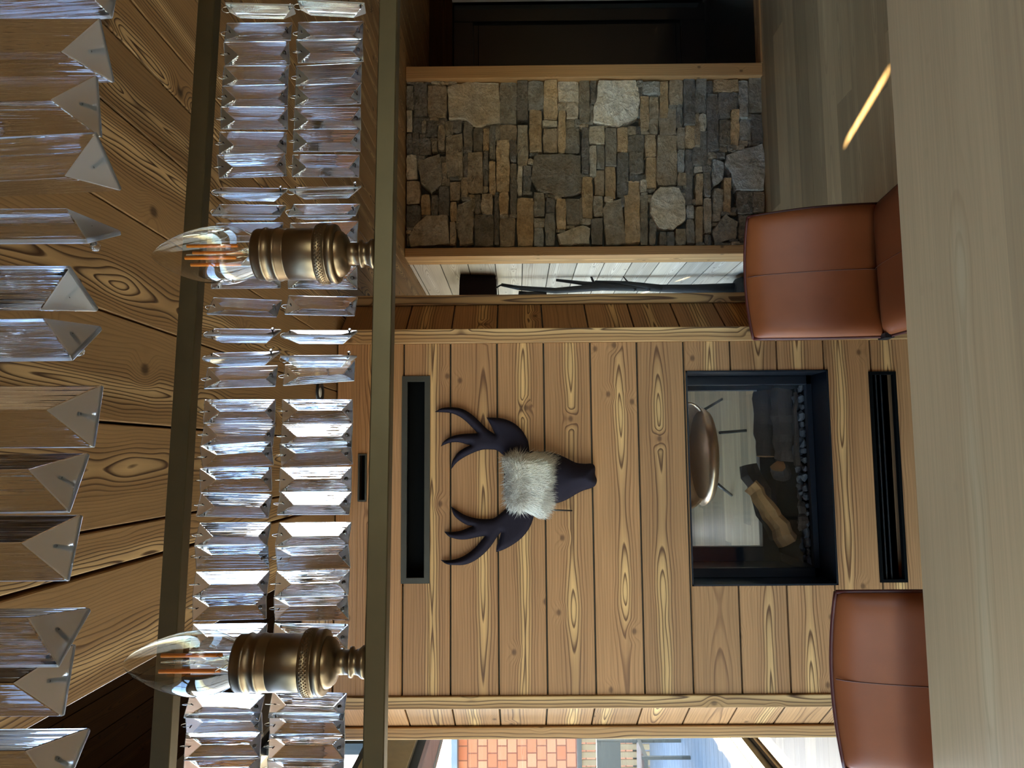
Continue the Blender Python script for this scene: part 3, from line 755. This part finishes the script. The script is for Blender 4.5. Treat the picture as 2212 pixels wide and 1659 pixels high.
part(mb, 'door_frame', 'door_black', dr, bevel=0.004)
mb = MB(); mb.box((2.88, 6.06, 0.26), (3.78, 6.075, 2.01), 2); mb2 = mb; part(mb, 'inner_panel', 'door_black', dr, bevel=0.006)
mb = MB(); mb.box((3.975, 5.95, 0.045), (4.7, 6.03, 2.235), 2); structure(mb, 'wall_white', 'white_paint')

# ------------------------------------------------------------------ outer walls and windows
wl_ = MB()
for (y0, y1, z0, z1) in ((-2.7, -1.7, 0, 4.2), (3.4, 3.6, 0, 4.2), (7.55, 8.0, 0, 4.2), (-1.7, 3.4, 2.44, 2.76), (3.6, 7.55, 2.44, 2.76), (-1.7, 3.4, 3.6, 4.2), (3.6, 7.55, 3.6, 4.2), (-1.7, 3.4, -0.1, 0.02), (3.6, 7.55, -0.1, 0.02)):
    wl_.box((-2.25, y0, z0), (-2.05, y1, z1), 1)
structure(wl_, 'wall_left', 'larch_pale')
def window(name, y0, y1, z0, z1, bars):
    wdw = empty(name, (-2.15, (y0+y1)/2, z0), kind='structure')
    mb = MB()
    mb.box((-2.18, y0, z0), (-2.08, y0+0.06, z1), 2); mb.box((-2.18, y1-0.06, z0), (-2.08, y1, z1), 2); mb.box((-2.18, y0, z0), (-2.08, y1, z0+0.06), 1); mb.box((-2.18, y0, z1-0.06), (-2.08, y1, z1), 1)
    for q in bars: mb.box((-2.17, q-0.03, z0), (-2.09, q+0.03, z1), 2)
    part(mb, 'frame', 'black_metal', wdw)
    mb = MB(); mb.box((-2.135, y0+0.05, z0+0.05), (-2.125, y1-0.05, z1-0.05)); part(mb, 'pane', 'pane', wdw)
window('window_1', 3.6, 7.55, 0.02, 2.44, ())
window('window_4', -1.7, 3.4, 2.76, 3.6, (0.0, 1.7)); window('window_5', 3.6, 7.55, 2.76, 3.6, (5.5,))  # upper row implied, not clearly seen; added so the crystals catch bright sky
window('window_2', -1.7, 3.4, 0.02, 2.44, (0.0, 1.7))
mb = MB(); mb.box((-2.06, 3.5, 2.44), (-2.04, 8.0, 2.76), 1); structure(mb, 'trim_3', 'slot_white')
# near wall behind the viewer
wb = MB()
for (x0, x1, z0, z1) in ((-2.25, 0.5, 0, 4.2), (1.9, 4.7, 0, 2.95), (0.5, 1.9, 0, 1.0), (0.5, 1.9, 2.2, 2.95)):
    wb.box((x0, -2.8, z0), (x1, -2.6, z1), 0)
structure(wb, 'wall_back', 'larch')
wdw = empty('window_3', (1.2, -2.7, 1.0), kind='structure')
mb = MB()
for (x0, x1, z0, z1) in ((0.5, 0.56, 1.0, 2.2), (1.84, 1.9, 1.0, 2.2), (0.5, 1.9, 1.0, 1.06), (0.5, 1.9, 2.14, 2.2), (1.17, 1.23, 1.0, 2.2)): mb.box((x0, -2.74, z0), (x1, -2.66, z1), 2)
part(mb, 'frame', 'black_metal', wdw)
mb = MB(); mb.box((0.55, -2.705, 1.05), (1.85, -2.695, 2.15)); part(mb, 'pane', 'pane', wdw)
mb = MB(); mb.box((4.7, -2.8, 0), (4.85, 8.0, 2.95), 1); structure(mb, 'wall_right', 'larch')
# far wall with unseen openings, shaped to throw the sun streak and patches
holes = [(0.145, 0.212, 2.08, 2.34), (0.46, 0.535, 1.62, 1.69), (0.565, 0.68, 1.61, 1.69), (-0.95, -0.82, 0.57, 0.63), (-0.92, -0.78, 0.38, 0.47)]
wf = MB(); zz = sorted({0.0, 2.95} | {q for h in holes for q in h[2:]})
planks_rect(wf, -2.25, 4.85, zz, YF, 0.12, holes, gap=0.0); wf.box((-2.25, YF, 2.95), (XE+0.05, YF+0.12, 4.2), 0)
structure(wf, 'wall_far', 'larch_pale')

# ------------------------------------------------------------------ dining table
tb = empty('dining_table', (0.2, 1.1, 0), 'long oak dining table with wide boards in front of the two leather chairs', 'table')
mb = MB(); ys = [0.42, 0.72, 1.03, 1.368, 1.74]
for a, b in zip(ys[:-1], ys[1:]):
    mb.obox((-1.45, a, 0.69), (3.3, 0, 0), (0, b-a, 0), (0, 0, 0.06), (random.uniform(0, 5), 0))
part(mb, 'tabletop', 'oak_table', tb)
for sx in (-1.2, 1.6):
    for sy in (0.6, 1.2):
        mb = MB(); mb.box((sx-0.04, sy-0.04, 0), (sx+0.04, sy+0.04, 0.69), 2); part(mb, 'leg', 'black_metal', tb)

# ------------------------------------------------------------------ leather chairs
def chair(cx, ycrease, ang, label, tilt=0.06):
    ch_ = empty('leather_chair', (cx, ycrease, 0), label, 'chair', 'tan leather dining chairs')
    W = 0.47; T = 0.07
    def pad(fn, nu=18, nv=16, t=T):
        """closed padded slab: fn(u in -1..1, v in 0..1) -> (centre point, normal)"""
        mb = MB(); g = {}
        for side in (0, 1):
            for j in range(nv+1):
                for i in range(nu+1):
                    u = -1+2*i/nu; v = j/nv
                    p, n = fn(u, v)
                    e = (1-abs(u)**7)*(1-abs(2*v-1)**7); h = t/2*(0.30+0.70*max(0, e)**0.45)
                    g[side, i, j] = len(mb.v); mb.v.append(p+n*(h if side == 0 else -h))
        for j in range(nv):
            for i in range(nu):
                mb.face((g[0, i, j], g[0, i+1, j], g[0, i+1, j+1], g[0, i, j+1]), None, (0.5,)*3, 0, True)
                mb.face((g[1, i, j], g[1, i, j+1], g[1, i+1, j+1], g[1, i+1, j]), None, (0.5,)*3, 0, True)
        for i in range(nu):
            mb.face((g[1, i, 0], g[1, i+1, 0], g[0, i+1, 0], g[0, i, 0]), None, (0.5,)*3, 0, True); mb.face((g[0, i, nv], g[0, i+1, nv], g[1, i+1, nv], g[1, i, nv]), None, (0.5,)*3, 0, True)
        for j in range(nv):
            mb.face((g[0, 0, j], g[0, 0, j+1], g[1, 0, j+1], g[1, 0, j]), None, (0.5,)*3, 0, True); mb.face((g[0, nu, j], g[1, nu, j], g[1, nu, j+1], g[0, nu, j+1]), None, (0.5,)*3, 0, True)
        return mb
    R = Matrix.Rotation(ang, 3, 'Z'); O = Vector((cx, ycrease, 0))
    def tr(p): return O+R @ p
    def back(u, v):
        wv = W/2*(1.0-0.05*v+0.02*math.sin(v*PI))
        z = 0.43+0.44*v
        y = 0.035+tilt*v*v+0.03*v+0.022*(u*u)*-1+0.03*0
        n = R @ Vector((0.09*u, -1, 0.12)).normalized()
        return tr(Vector((u*wv, y, z-0.012*u*u*v))), n
    def seat(u, v):
        wv = W/2*(1.0+0.06*math.sin(v*PI*0.6))
        return tr(Vector((u*wv, 0.02-0.46*v, 0.43-0.03*v*v*0+0.012*v))), Vector((0, 0, 1))
    b_ = part(pad(back), 'backrest', 'leather', ch_, subsurf=1)
    s_ = part(pad(seat, t=0.08), 'seat', 'leather', ch_, subsurf=1)
    def edge(fn, us, t, name, par, mats, off):
        mb = MB(); P = []
        for u, v in us:
            p, n = fn(u, v); P.append(p+n*off)
        mb.tube(P, t, 6); sub(mb, name, mats, par, ch_)
    for sgn in (-1, 1):
        edge(back, [(sgn*1.0, q/14) for q in range(15)], 0.006, 'piping', b_, 'piping', 0.0)
        edge(seat, [(sgn*1.0, q/14) for q in range(15)], 0.006, 'piping', s_, 'piping', 0.0)
    edge(back, [(-1+2*q/20, 1.0) for q in range(21)], 0.006, 'piping', b_, 'piping', 0.0)
    def hh2(u, v, t): 
        e = (1-abs(u)**7)*(1-abs(2*v-1)**7); return t/2*(0.30+0.70*max(0, e)**0.45)
    mb = MB(); P = []
    for q in range(24):
        v = 0.04+0.95*q/23; p, n = back(0.0, v); P.append(p+n*(hh2(0, v, T)-0.0005))
    mb.tube(P, 0.0018, 6); sub(mb, 'seam', 'seam', b_, ch_)
    mb = MB(); P = []
    for q in range(24):
        v = 0.04+0.95*q/23; p, n = seat(0.0, v); P.append(p+n*(hh2(0, v, 0.08)-0.0005))
    mb.tube(P, 0.0012, 6); sub(mb, 'seam', 'seam', s_, ch_)
    for sx in (-0.19, 0.19):
        for sy in (-0.38, 0.03):
            mb = MB(); mb.tube([tr(Vector((sx*1.08, sy*1.05, 0.0))), tr(Vector((sx, sy, 0.40)))], 0.011, 10); part(mb, 'leg', 'black_metal', ch_)
    mb = MB()
    mb.box((-0.2, -0.4, 0.37), (0.2, 0.03, 0.39)); mb.v = [tr(v) for v in mb.v]; part(mb, 'seat_frame', 'black_metal', ch_)
    mb = MB(); mb.box((-0.245, -0.02, 0.425), (-0.228, 0.03, 0.455)); mb.v = [tr(v) for v in mb.v]; part(mb, 'hinge_plate', 'black_metal', ch_)
    return ch_
chair(0.623, 2.44, math.radians(1.5), 'tan leather dining chair right of the fireplace, pulled back from the table')
chair(-0.595, 1.86, math.radians(0), 'tan leather dining chair left of the fireplace, tucked against the table')

# ------------------------------------------------------------------ chandelier
CY = 0.62; CA = math.radians(3.2); KA = math.tan(CA)
cx0 = 0.06
chn = empty('chandelier', (cx0, CY, 2.13), 'brass bar chandelier with hanging crystal prisms and candle bulbs over the table', 'chandelier')
def atp(x, y, Y0):
    d = ray(x, y); t = (Y0-KA*cx0)/(d.y-KA*d.x); return Vector((d.x*t, d.y*t, H+d.z*t))
def yat(X, Y0): return Y0+KA*(X-cx0)
YFAR, YNEAR = 0.95, 0.36
def bar(X0, X1, Y0, z0, z1, th, name, mats):
    mb = MB(); mb.obox((X0, yat(X0, Y0)-th/2, z0), (X1-X0, (X1-X0)*KA, 0), (0, th, 0), (0, 0, z1-z0)); return part(mb, name, mats, chn, bevel=0.001)
XL, XR = -0.62, 0.76
bar(XL, XR, YFAR, 2.126, 2.150, 0.022, 'upper_bar', 'brass_dark')
bar(XL, XR, YNEAR, 2.126, 2.150, 0.022, 'upper_bar', 'brass_dark')
bar(XL, XR, CY, 1.807, 1.824, 0.017, 'lower_bar', 'brass_dark')
for X in (XL+0.011, XR-0.011):
    mb = MB(); mb.box((X-0.011, yat(X, YNEAR), 2.126), (X+0.011, yat(X, YFAR), 2.150)); part(mb, 'end_bar', 'brass_dark', chn, bevel=0.001)
    mb = MB(); mb.tube([(X, yat(X, CY), 1.808), (X, yat(X, CY), 2.13)], 0.007, 12); part(mb, 'upright', 'brass_dark', chn)
    mb = MB(); mb.tube([(X, yat(X, CY), 2.14), (X, yat(X, CY), ZC)], 0.003, 8); part(mb, 'suspension_wire', 'steel', chn)

# one crystal with its hook and bead, then copies
CW, CL, CT, CHH, CI = 0.0315, 0.094, 0.0026, 0.0135, 0.017
def crystal_mesh():
    mb = MB(); w2 = CW/2
    B = [(-w2, CT, 0), (w2, CT, 0), (w2, CT, -CL), (-w2, CT, -CL)]
    Fr = [(-w2, 0, 0), (w2, 0, 0), (w2, 0, -CL), (-w2, 0, -CL)]
    mb.v = [Vector(p) for p in B+Fr]+[Vector((0, -CHH, -CI)), Vector((0, -CHH, -CL+CI))]
    mb.face((0, 3, 2, 1)[::-1])
    for i in range(4):
        j = (i+1) % 4; mb.face((i, j, j+4, i+4)[::-1], mi=1)
    mb.face((4, 5, 8)[::-1], mi=1); mb.face((5, 6, 9, 8)[::-1]); mb.face((6, 7, 9)[::-1], mi=1); mb.face((7, 4, 8, 9)[::-1])
    return mb
def fix_normals(o):
    import bmesh
    bm = bmesh.new(); bm.from_mesh(o.data); bmesh.ops.recalc_face_normals(bm, faces=bm.faces); bm.to_mesh(o.data); bm.free()
c0 = crystal_mesh().build('crystal', ['crystal', 'frosted'], chn, bevel=0.0007, seg=2)
fix_normals(c0)
mb = MB(); P = [(0, -0.002+0.004*math.sin(a), 0.001+0.0065*math.cos(a)) for a in [2*PI*i/16 for i in range(17)]]
mb.tube(P, 0.0004, 6, cap=False); h0 = mb.build('hook', 'steel', c0)
mb = MB(); mb.tube([(0, -0.0045, -0.006), (0, CT+0.002, -0.006)], 0.0007, 6); p0 = mb.build('pin', 'black_line', c0)
mb = MB(); mb.tube([(0, -0.0045, -CL+0.0065), (0, CT+0.003, -CL+0.0065)], 0.0011, 8); p1_ = mb.build('pin', 'black_line', c0)
mb = MB(); mb.blob((0, CT+0.0035, -CL+0.006), 0.0026, 0.0026, 0.0026, 1, 8, 12, 0.0); b0_ = mb.build('bead', 'crystal', c0); fix_normals(b0_)
first = [True]
def put_crystal(p, yaw, roll=0.0, lean=0.0):
    if first[0]:
        c = c0; first[0] = False
    else:
        c = c0.copy(); col.objects.link(c); c.parent = chn
        for k in (h0, p0, p1_, b0_):
            q = k.copy(); col.objects.link(q); q.parent = c
    c.location = Vector(p)-chn.location
    c.rotation_euler = (lean, roll, CA+yaw)
rc = random.Random(5)
far = [(15, 70, 8), (69, 8, 0), (111, -14, 0), (163, 6, 0), (205, -10, 0), (254, -6, 0), (304, -8, 0), (358, -12, 0), (409, 55, 3), (454, 35, -1), (502, 10, 0), (596, -8, 0), (660, 22, -1), (717, 58, -2), (770, 75, -3), (813, 12, 2), (886, -5, 0), (938, 8, -1), (984, -22, 2), (1034, -8, 0), (1085, 14, -1), (1152, 20, -1), (1203, -25, 0), (1261, 10, 0), (1312, -8, 1), (1372, 10, 0), (1428, -14, 0), (1518, 20, -1), (1565, -6, 0), (1612, 8, 0), (1664, -5, 0)]
for y_, yw, rl in far:
    p = atp(790, y_, YFAR); X = p.x; Yq = yat(X, YFAR)
    for tier, zt in enumerate((2.112, 2.0085)):
        put_crystal((X+rc.uniform(-0.0015, 0.0015)+(0.02*math.sin(math.radians(rl))*tier), Yq, zt), PI+math.radians(yw+rc.uniform(-9, 9)), math.radians(rl*1.2+rc.uniform(-1.5, 1.5)), math.radians(rc.uniform(-2, 2)))
near = [(10, 15, 4, 242), (105, -35, 0, 228), (230, -15, 0, 212), (368, -50, 2, 240), (505, 62, -2, 232), (625, -62, 0, 178), (738, 48, 0, 186), (898, 6, 0, 210), (1042, 24, 0, 168), (1182, 12, 0, 160), (1372, 46, 0, 160), (1467, 8, 0, 147), (1650, 40, 0, 160)]
for y_, yw, rl, xt in near:
    p = atp(xt, y_, YNEAR); X = p.x; Yq = yat(X, YNEAR); zb = p.z
    for tier, zt in enumerate((zb+CL*2+0.0105, zb+CL)):
        put_crystal((X, Yq, zt), math.radians(yw), math.radians(-rl+rc.uniform(-1, 1)), 0)

# lamp holders and candle bulbs standing on the lower bar
def zr(z):
    K = [(1.8, 1.8), (1.838, 1.838), (1.8645, 1.857), (1.880, 1.8745), (1.9405, 1.9285), (2.031, 2.023)]
    for (a, b), (c, d) in zip(K[:-1], K[1:]):
        if a <= z <= c: return b+(d-b)*(z-a)/(c-a)
    return z
def zp(P): return [(r, zr(z)) for r, z in P]
def lampholder(x_px, y_px):
    p = atp(x_px, y_px, CY); X, Yq = p.x, yat(p.x, CY); c = (X, Yq, 0)
    prof = [(0.0, 1.824), (0.013, 1.824), (0.013, 1.827), (0.0105, 1.830), (0.0095, 1.834), (0.0122, 1.835), (0.0122, 1.837), (0.0098, 1.838), (0.0098, 1.850), (0.0125, 1.851), (0.0165, 1.8535), (0.0195, 1.858), (0.0205, 1.8625), (0.0205, 1.8645)]
    mb = MB(); mb.lathe(zp(prof), c, 48); s0 = part(mb, 'socket_base', 'brass', chn)
    ringp = [(0.0205, 1.864), (0.0252, 1.864), (0.0262, 1.866), (0.0262, 1.870), (0.0246, 1.8705), (0.0246, 1.8715), (0.0262, 1.872), (0.0262, 1.879), (0.0255, 1.8797), (0.0225, 1.880)]
    mb = MB(); mb.lathe(zp(ringp), c, 64); kr = part(mb, 'socket_ring', 'brass', chn)
    mb = MB()                               # knurled band
    for k in range(54):
        for j in range(4):
            a = 2*PI*(k+0.5*(j % 2))/54; z0 = zr(1.8725)+j*0.0016
            d = Vector((math.cos(a), math.sin(a), 0)); t = Vector((-d.y, d.x, 0)); o = Vector(c)+d*0.0262+Vector((0, 0, z0+0.0008)); b = len(mb.v)
            mb.v += [o-t*0.0013, o+Vector((0, 0, -0.0009)), o+t*0.0013, o+Vector((0, 0, 0.0009)), o+d*0.0007]
            for q in range(4): mb.face((b+q, b+(q+1) % 4, b+4), smooth=False)
    sub(mb, 'knurling', 'brass', kr, chn)
    sh = [(0.0225, 1.8795), (0.0228, 1.8805), (0.0228, 1.9085), (0.0222, 1.9090), (0.0222, 1.9098), (0.0228, 1.9103), (0.0228, 1.9165), (0.0234, 1.9172), (0.0238, 1.9185), (0.0234, 1.92), (0.0228, 1.9206), (0.0228, 1.9285), (0.0234, 1.9292), (0.0238, 1.9305), (0.0234, 1.932), (0.0228, 1.9326), (0.0228, 1.9385), (0.022, 1.9405), (0.0205, 1.9412), (0.0195, 1.9405), (0.0195, 1.930)]
    mb = MB(); mb.lathe(zp(sh), c, 64); part(mb, 'socket_shell', 'brass', chn)
    bulb = [(0.0135, 1.930), (0.0155, 1.938), (0.0185, 1.9445), (0.0222, 1.952), (0.0250, 1.960), (0.0262, 1.968), (0.0258, 1.977), (0.0242, 1.987), (0.0215, 1.997), (0.0178, 2.007), (0.0135, 2.016), (0.0090, 2.0235), (0.0048, 2.0285), (0.0018, 2.0305), (0.0, 2.031)]
    mb = MB(); mb.lathe(zp(bulb), c, 64); bb = part(mb, 'candle_bulb', 'bulb', chn)
    mb = MB(); mb.lathe([(0.0, 1.92), (0.006, 1.92), (0.0065, 1.938), (0.003, 1.948), (0.0012, 1.962), (0.0012, 1.992), (0.0, 1.9925)], c, 16); sub(mb, 'glass_stem', 'bulb', bb, chn)
    for k in range(4):
        a = PI/4+k*PI/2+0.25; d = Vector((math.cos(a), math.sin(a), 0))
        mb = MB(); mb.tube([Vector(c)+d*0.0085+Vector((0, 0, 1.945)), Vector(c)+d*0.0085+Vector((0, 0, 1.99))], 0.0016, 8); sub(mb, 'filament', 'filament', bb, chn)
        mb = MB(); mb.tube([Vector(c)+Vector((0, 0, 1.936)), Vector(c)+d*0.0085+Vector((0, 0, 1.945))], 0.0003, 5); sub(mb, 'support_wire', 'steel', bb, chn)
lampholder(780, 1430); lampholder(805, 548)

# small ceiling spot beside the chimney
p = at(697, 850, Z=ZC); sp_ = empty('ceiling_spotlight', (p.x, p.y-0.05, ZC), 'small round black recessed spotlight in the plank ceiling', 'ceiling light')
mb = MB(); mb.lathe([(0.0, -0.004), (0.03, -0.004), (0.034, -0.008), (0.045, -0.008), (0.047, 0.0)], sp_.location, 32); part(mb, 'rim', 'black_metal', sp_)
mb = MB(); mb.lathe([(0.0, -0.0055), (0.018, -0.0055), (0.02, -0.003)], sp_.location, 24); part(mb, 'lens', 'white_paint', sp_)

# ------------------------------------------------------------------ driftwood floor lamp in the corridor
YLp = 5.3
fl_ = empty('floor_lamp', (1.12, YLp, 0), 'tall floor lamp of dark driftwood branches with a black drum shade by the corridor wall', 'lamp')
mb = MB(); mb.lathe([(0.0, 0.0), (0.17, 0.0), (0.175, 0.02), (0.16, 0.06), (0.06, 0.09), (0.0, 0.09)], (1.12, YLp, 0), 28); part(mb, 'base', 'driftwood', fl_)
mb = MB(); mb.tube([at(1600, 625, Y=YLp), at(1500, 624, Y=YLp), at(1400, 622, Y=YLp+0.02), at(1300, 620, Y=YLp), at(1200, 628, Y=YLp-0.02), at(1120, 622, Y=YLp), at(1083, 615, Y=YLp)], [0.05, 0.034, 0.026, 0.028, 0.022, 0.017, 0.012], 10)
mb.tube([at(1430, 622, Y=YLp), at(1350, 612, Y=YLp), at(1285, 608, Y=YLp)], [0.025, 0.018, 0.008], 8)
mb.tube([at(1330, 618, Y=YLp), at(1260, 612, Y=YLp), at(1201, 605, Y=YLp)], [0.02, 0.016, 0.01], 8)
mb.tube([at(1285, 615, Y=YLp), at(1280, 605, Y=YLp), at(1276, 595, Y=YLp)], [0.012, 0.009, 0.006], 8)
mb.tube([at(1372, 628, Y=YLp), at(1358, 612, Y=YLp), at(1346, 597, Y=YLp)], [0.012, 0.009, 0.003], 8)
mb.tube([at(1402, 628, Y=YLp), at(1398, 615, Y=YLp)], [0.012, 0.008], 8)
mb.tube([at(1180, 640, Y=YLp), at(1120, 634, Y=YLp)], [0.03, 0.02], 8)
part(mb, 'trunk', 'driftwood', fl_)
sc_c = Vector((1.12, YLp, 0)); zt, zb = 2.102, 1.842
mb = MB(); mb.lathe([(0.2, zb), (0.222, zt), (0.217, zt), (0.195, zb), (0.2, zb)], sc_c, 40); mb.lathe([(0.0, zt-0.01), (0.217, zt-0.01)], sc_c, 40); part(mb, 'lamp_shade', 'shade', fl_)
mb = MB(); a = at(1083, 615, Y=YLp); mb.tube([a, (1.15, YLp, 1.98)], 0.006, 8); part(mb, 'stem', 'black_metal', fl_)

# ------------------------------------------------------------------ armchair in the far room, seen through the fire
LC = at(1530, 985, Y=5.3)
ac = empty('lounge_chair', (LC.x, 5.3, 0), 'bronze shell lounge chair on thin metal legs, seen through the fireplace', 'chair')
mb = MB(); n = 26
for i in range(11):
    th = PI/2*i/10
    for k in range(n+1):
        a = PI*1.15*k/n-0.08*PI+PI*0.0
        r = 0.40*math.sin(th)**0.8; z = 0.29+0.36*(1-math.cos(th))*(0.55+0.45*math.sin(a*0.87))
        mb.v.append(Vector((LC.x+r*math.cos(a), 5.3+r*0.9*math.sin(a), z)))
for i in range(10):
    for k in range(n):
        mb.face((i*(n+1)+k, i*(n+1)+k+1, (i+1)*(n+1)+k+1, (i+1)*(n+1)+k), None, (0.5,)*3, 0, True)
sh_ = part(mb, 'shell', 'bronze', ac); md = sh_.modifiers.new('solid', 'SOLIDIFY'); md.thickness = 0.012
mb = MB(); mb.lathe([(0.0, 0.275), (0.2, 0.28), (0.33, 0.315), (0.36, 0.36), (0.3, 0.38), (0.0, 0.38)], ac.location, 32); part(mb, 'seat', 'bronze', ac)
for (a, b) in ((at(1530, 935, Y=5.1), at(1612, 930, Z=0.0)), (at(1525, 1046, Y=5.2), at(1580, 1070, Z=0.0)), (at(1500, 885, Y=5.5), at(1560, 862, Z=0.0)), (at(1520, 985, Y=5.5), at(1548, 985, Z=0.0))):
    mb = MB(); mb.tube([Vector((a.x, a.y, 0.27)), b], 0.011, 8); part(mb, 'leg', 'black_metal', ac)

# ------------------------------------------------------------------ outside, seen through the left window
mb = MB(); mb.box((-60, -30, -0.35), (-2.3, 60, -0.3)); mb.box((-2.3, 8.2, -0.35), (40, 60, -0.3)); mb.box((-2.3, -30, -0.35), (40, -3.0, -0.3)); structure(mb, 'ground_outside', 'gravel')
mb = MB()
for i in range(90): mb.box((-5.6, -2.0+i*0.145, -0.1), (-2.26, -2.0+i*0.145+0.137, -0.06), 0)
structure(mb, 'terrace_floor', 'deck')
mb = MB(); mb.box((-2.45, 3.6, -0.06), (-2.26, 8.2, 0.03)); structure(mb, 'trim_4', 'sunlit_sill')
mb = MB()
for i in range(9): mb.box((-3.7, -3.0, 2.72), (-2.05, 12.4, 2.8)) if i == 0 else None
mb.box((-3.75, -3.0, 2.7), (-3.7, 12.4, 2.98), 1); structure(mb, 'roof_overhang', 'black_metal')
mb = MB(); mb.box((-3.2, -3.5, 4.02), (-2.05, 13.5, 4.1)); mb.box((-2.3, -3.0, 4.1), (XE+0.1, 8.2, 4.3)); structure(mb, 'roof', 'black_metal')  # unseen upper eave added to block the sun, plus lid over high ceiling
hb = empty('neighbour_house', (-5.5, 13.2, -0.3), 'orange shingled house beyond the terrace, seen through the left window', 'house')
mb = MB(); mb.box((-11, 13, -0.3), (-2.2, 14, 2.75)); part(mb, 'wall', 'shingle', hb)
mb = MB(); mb.box((-11.3, 12.7, 2.75), (-1.9, 14.3, 2.85)); part(mb, 'roof', 'deck', hb)
mb = MB(); mb.box((-7.3, 12.97, 0.9), (-6.2, 13.02, 2.1)); part(mb, 'window', 'black_metal', hb)
fe = empty('slatted_fence', (-4.2, 10.2, -0.06), 'tan wooden fence of upright slats on the terrace outside the left window', 'fence')
for i in range(34):
    x = -5.6+i*0.1
    mb = MB(); mb.box((x, 10.2, -0.06), (x+0.07, 10.23, 0.86+0.0*i), 2); part(mb, 'slat', 'fence', fe)
mb = MB(); mb.box((-5.6, 10.16, 0.86), (-2.2, 10.26, 0.92), 0); mb.box((-5.6, 10.24, 0.1), (-2.2, 10.27, 0.16), 0); part(mb, 'rail', 'black_metal', fe)
oc = empty('garden_chair', (-3.35, 8.0, -0.06), 'dark metal frame garden chair standing on the grey terrace outside', 'chair')
for (dx, dy) in ((-0.22, -0.22), (0.22, -0.22), (-0.22, 0.22), (0.22, 0.22)):
    mb = MB(); mb.box((-3.35+dx-0.015, 8+dy-0.015, -0.06), (-3.35+dx+0.015, 8+dy+0.015, 0.44 if dy < 0 else 0.86)); part(mb, 'leg', 'black_metal', oc)
mb = MB(); mb.box((-3.59, 7.76, 0.38), (-3.11, 8.24, 0.42)); part(mb, 'seat', 'black_metal', oc)
mb = MB(); mb.box((-3.57, 8.2, 0.6), (-3.13, 8.23, 0.86)); part(mb, 'backrest', 'black_metal', oc)
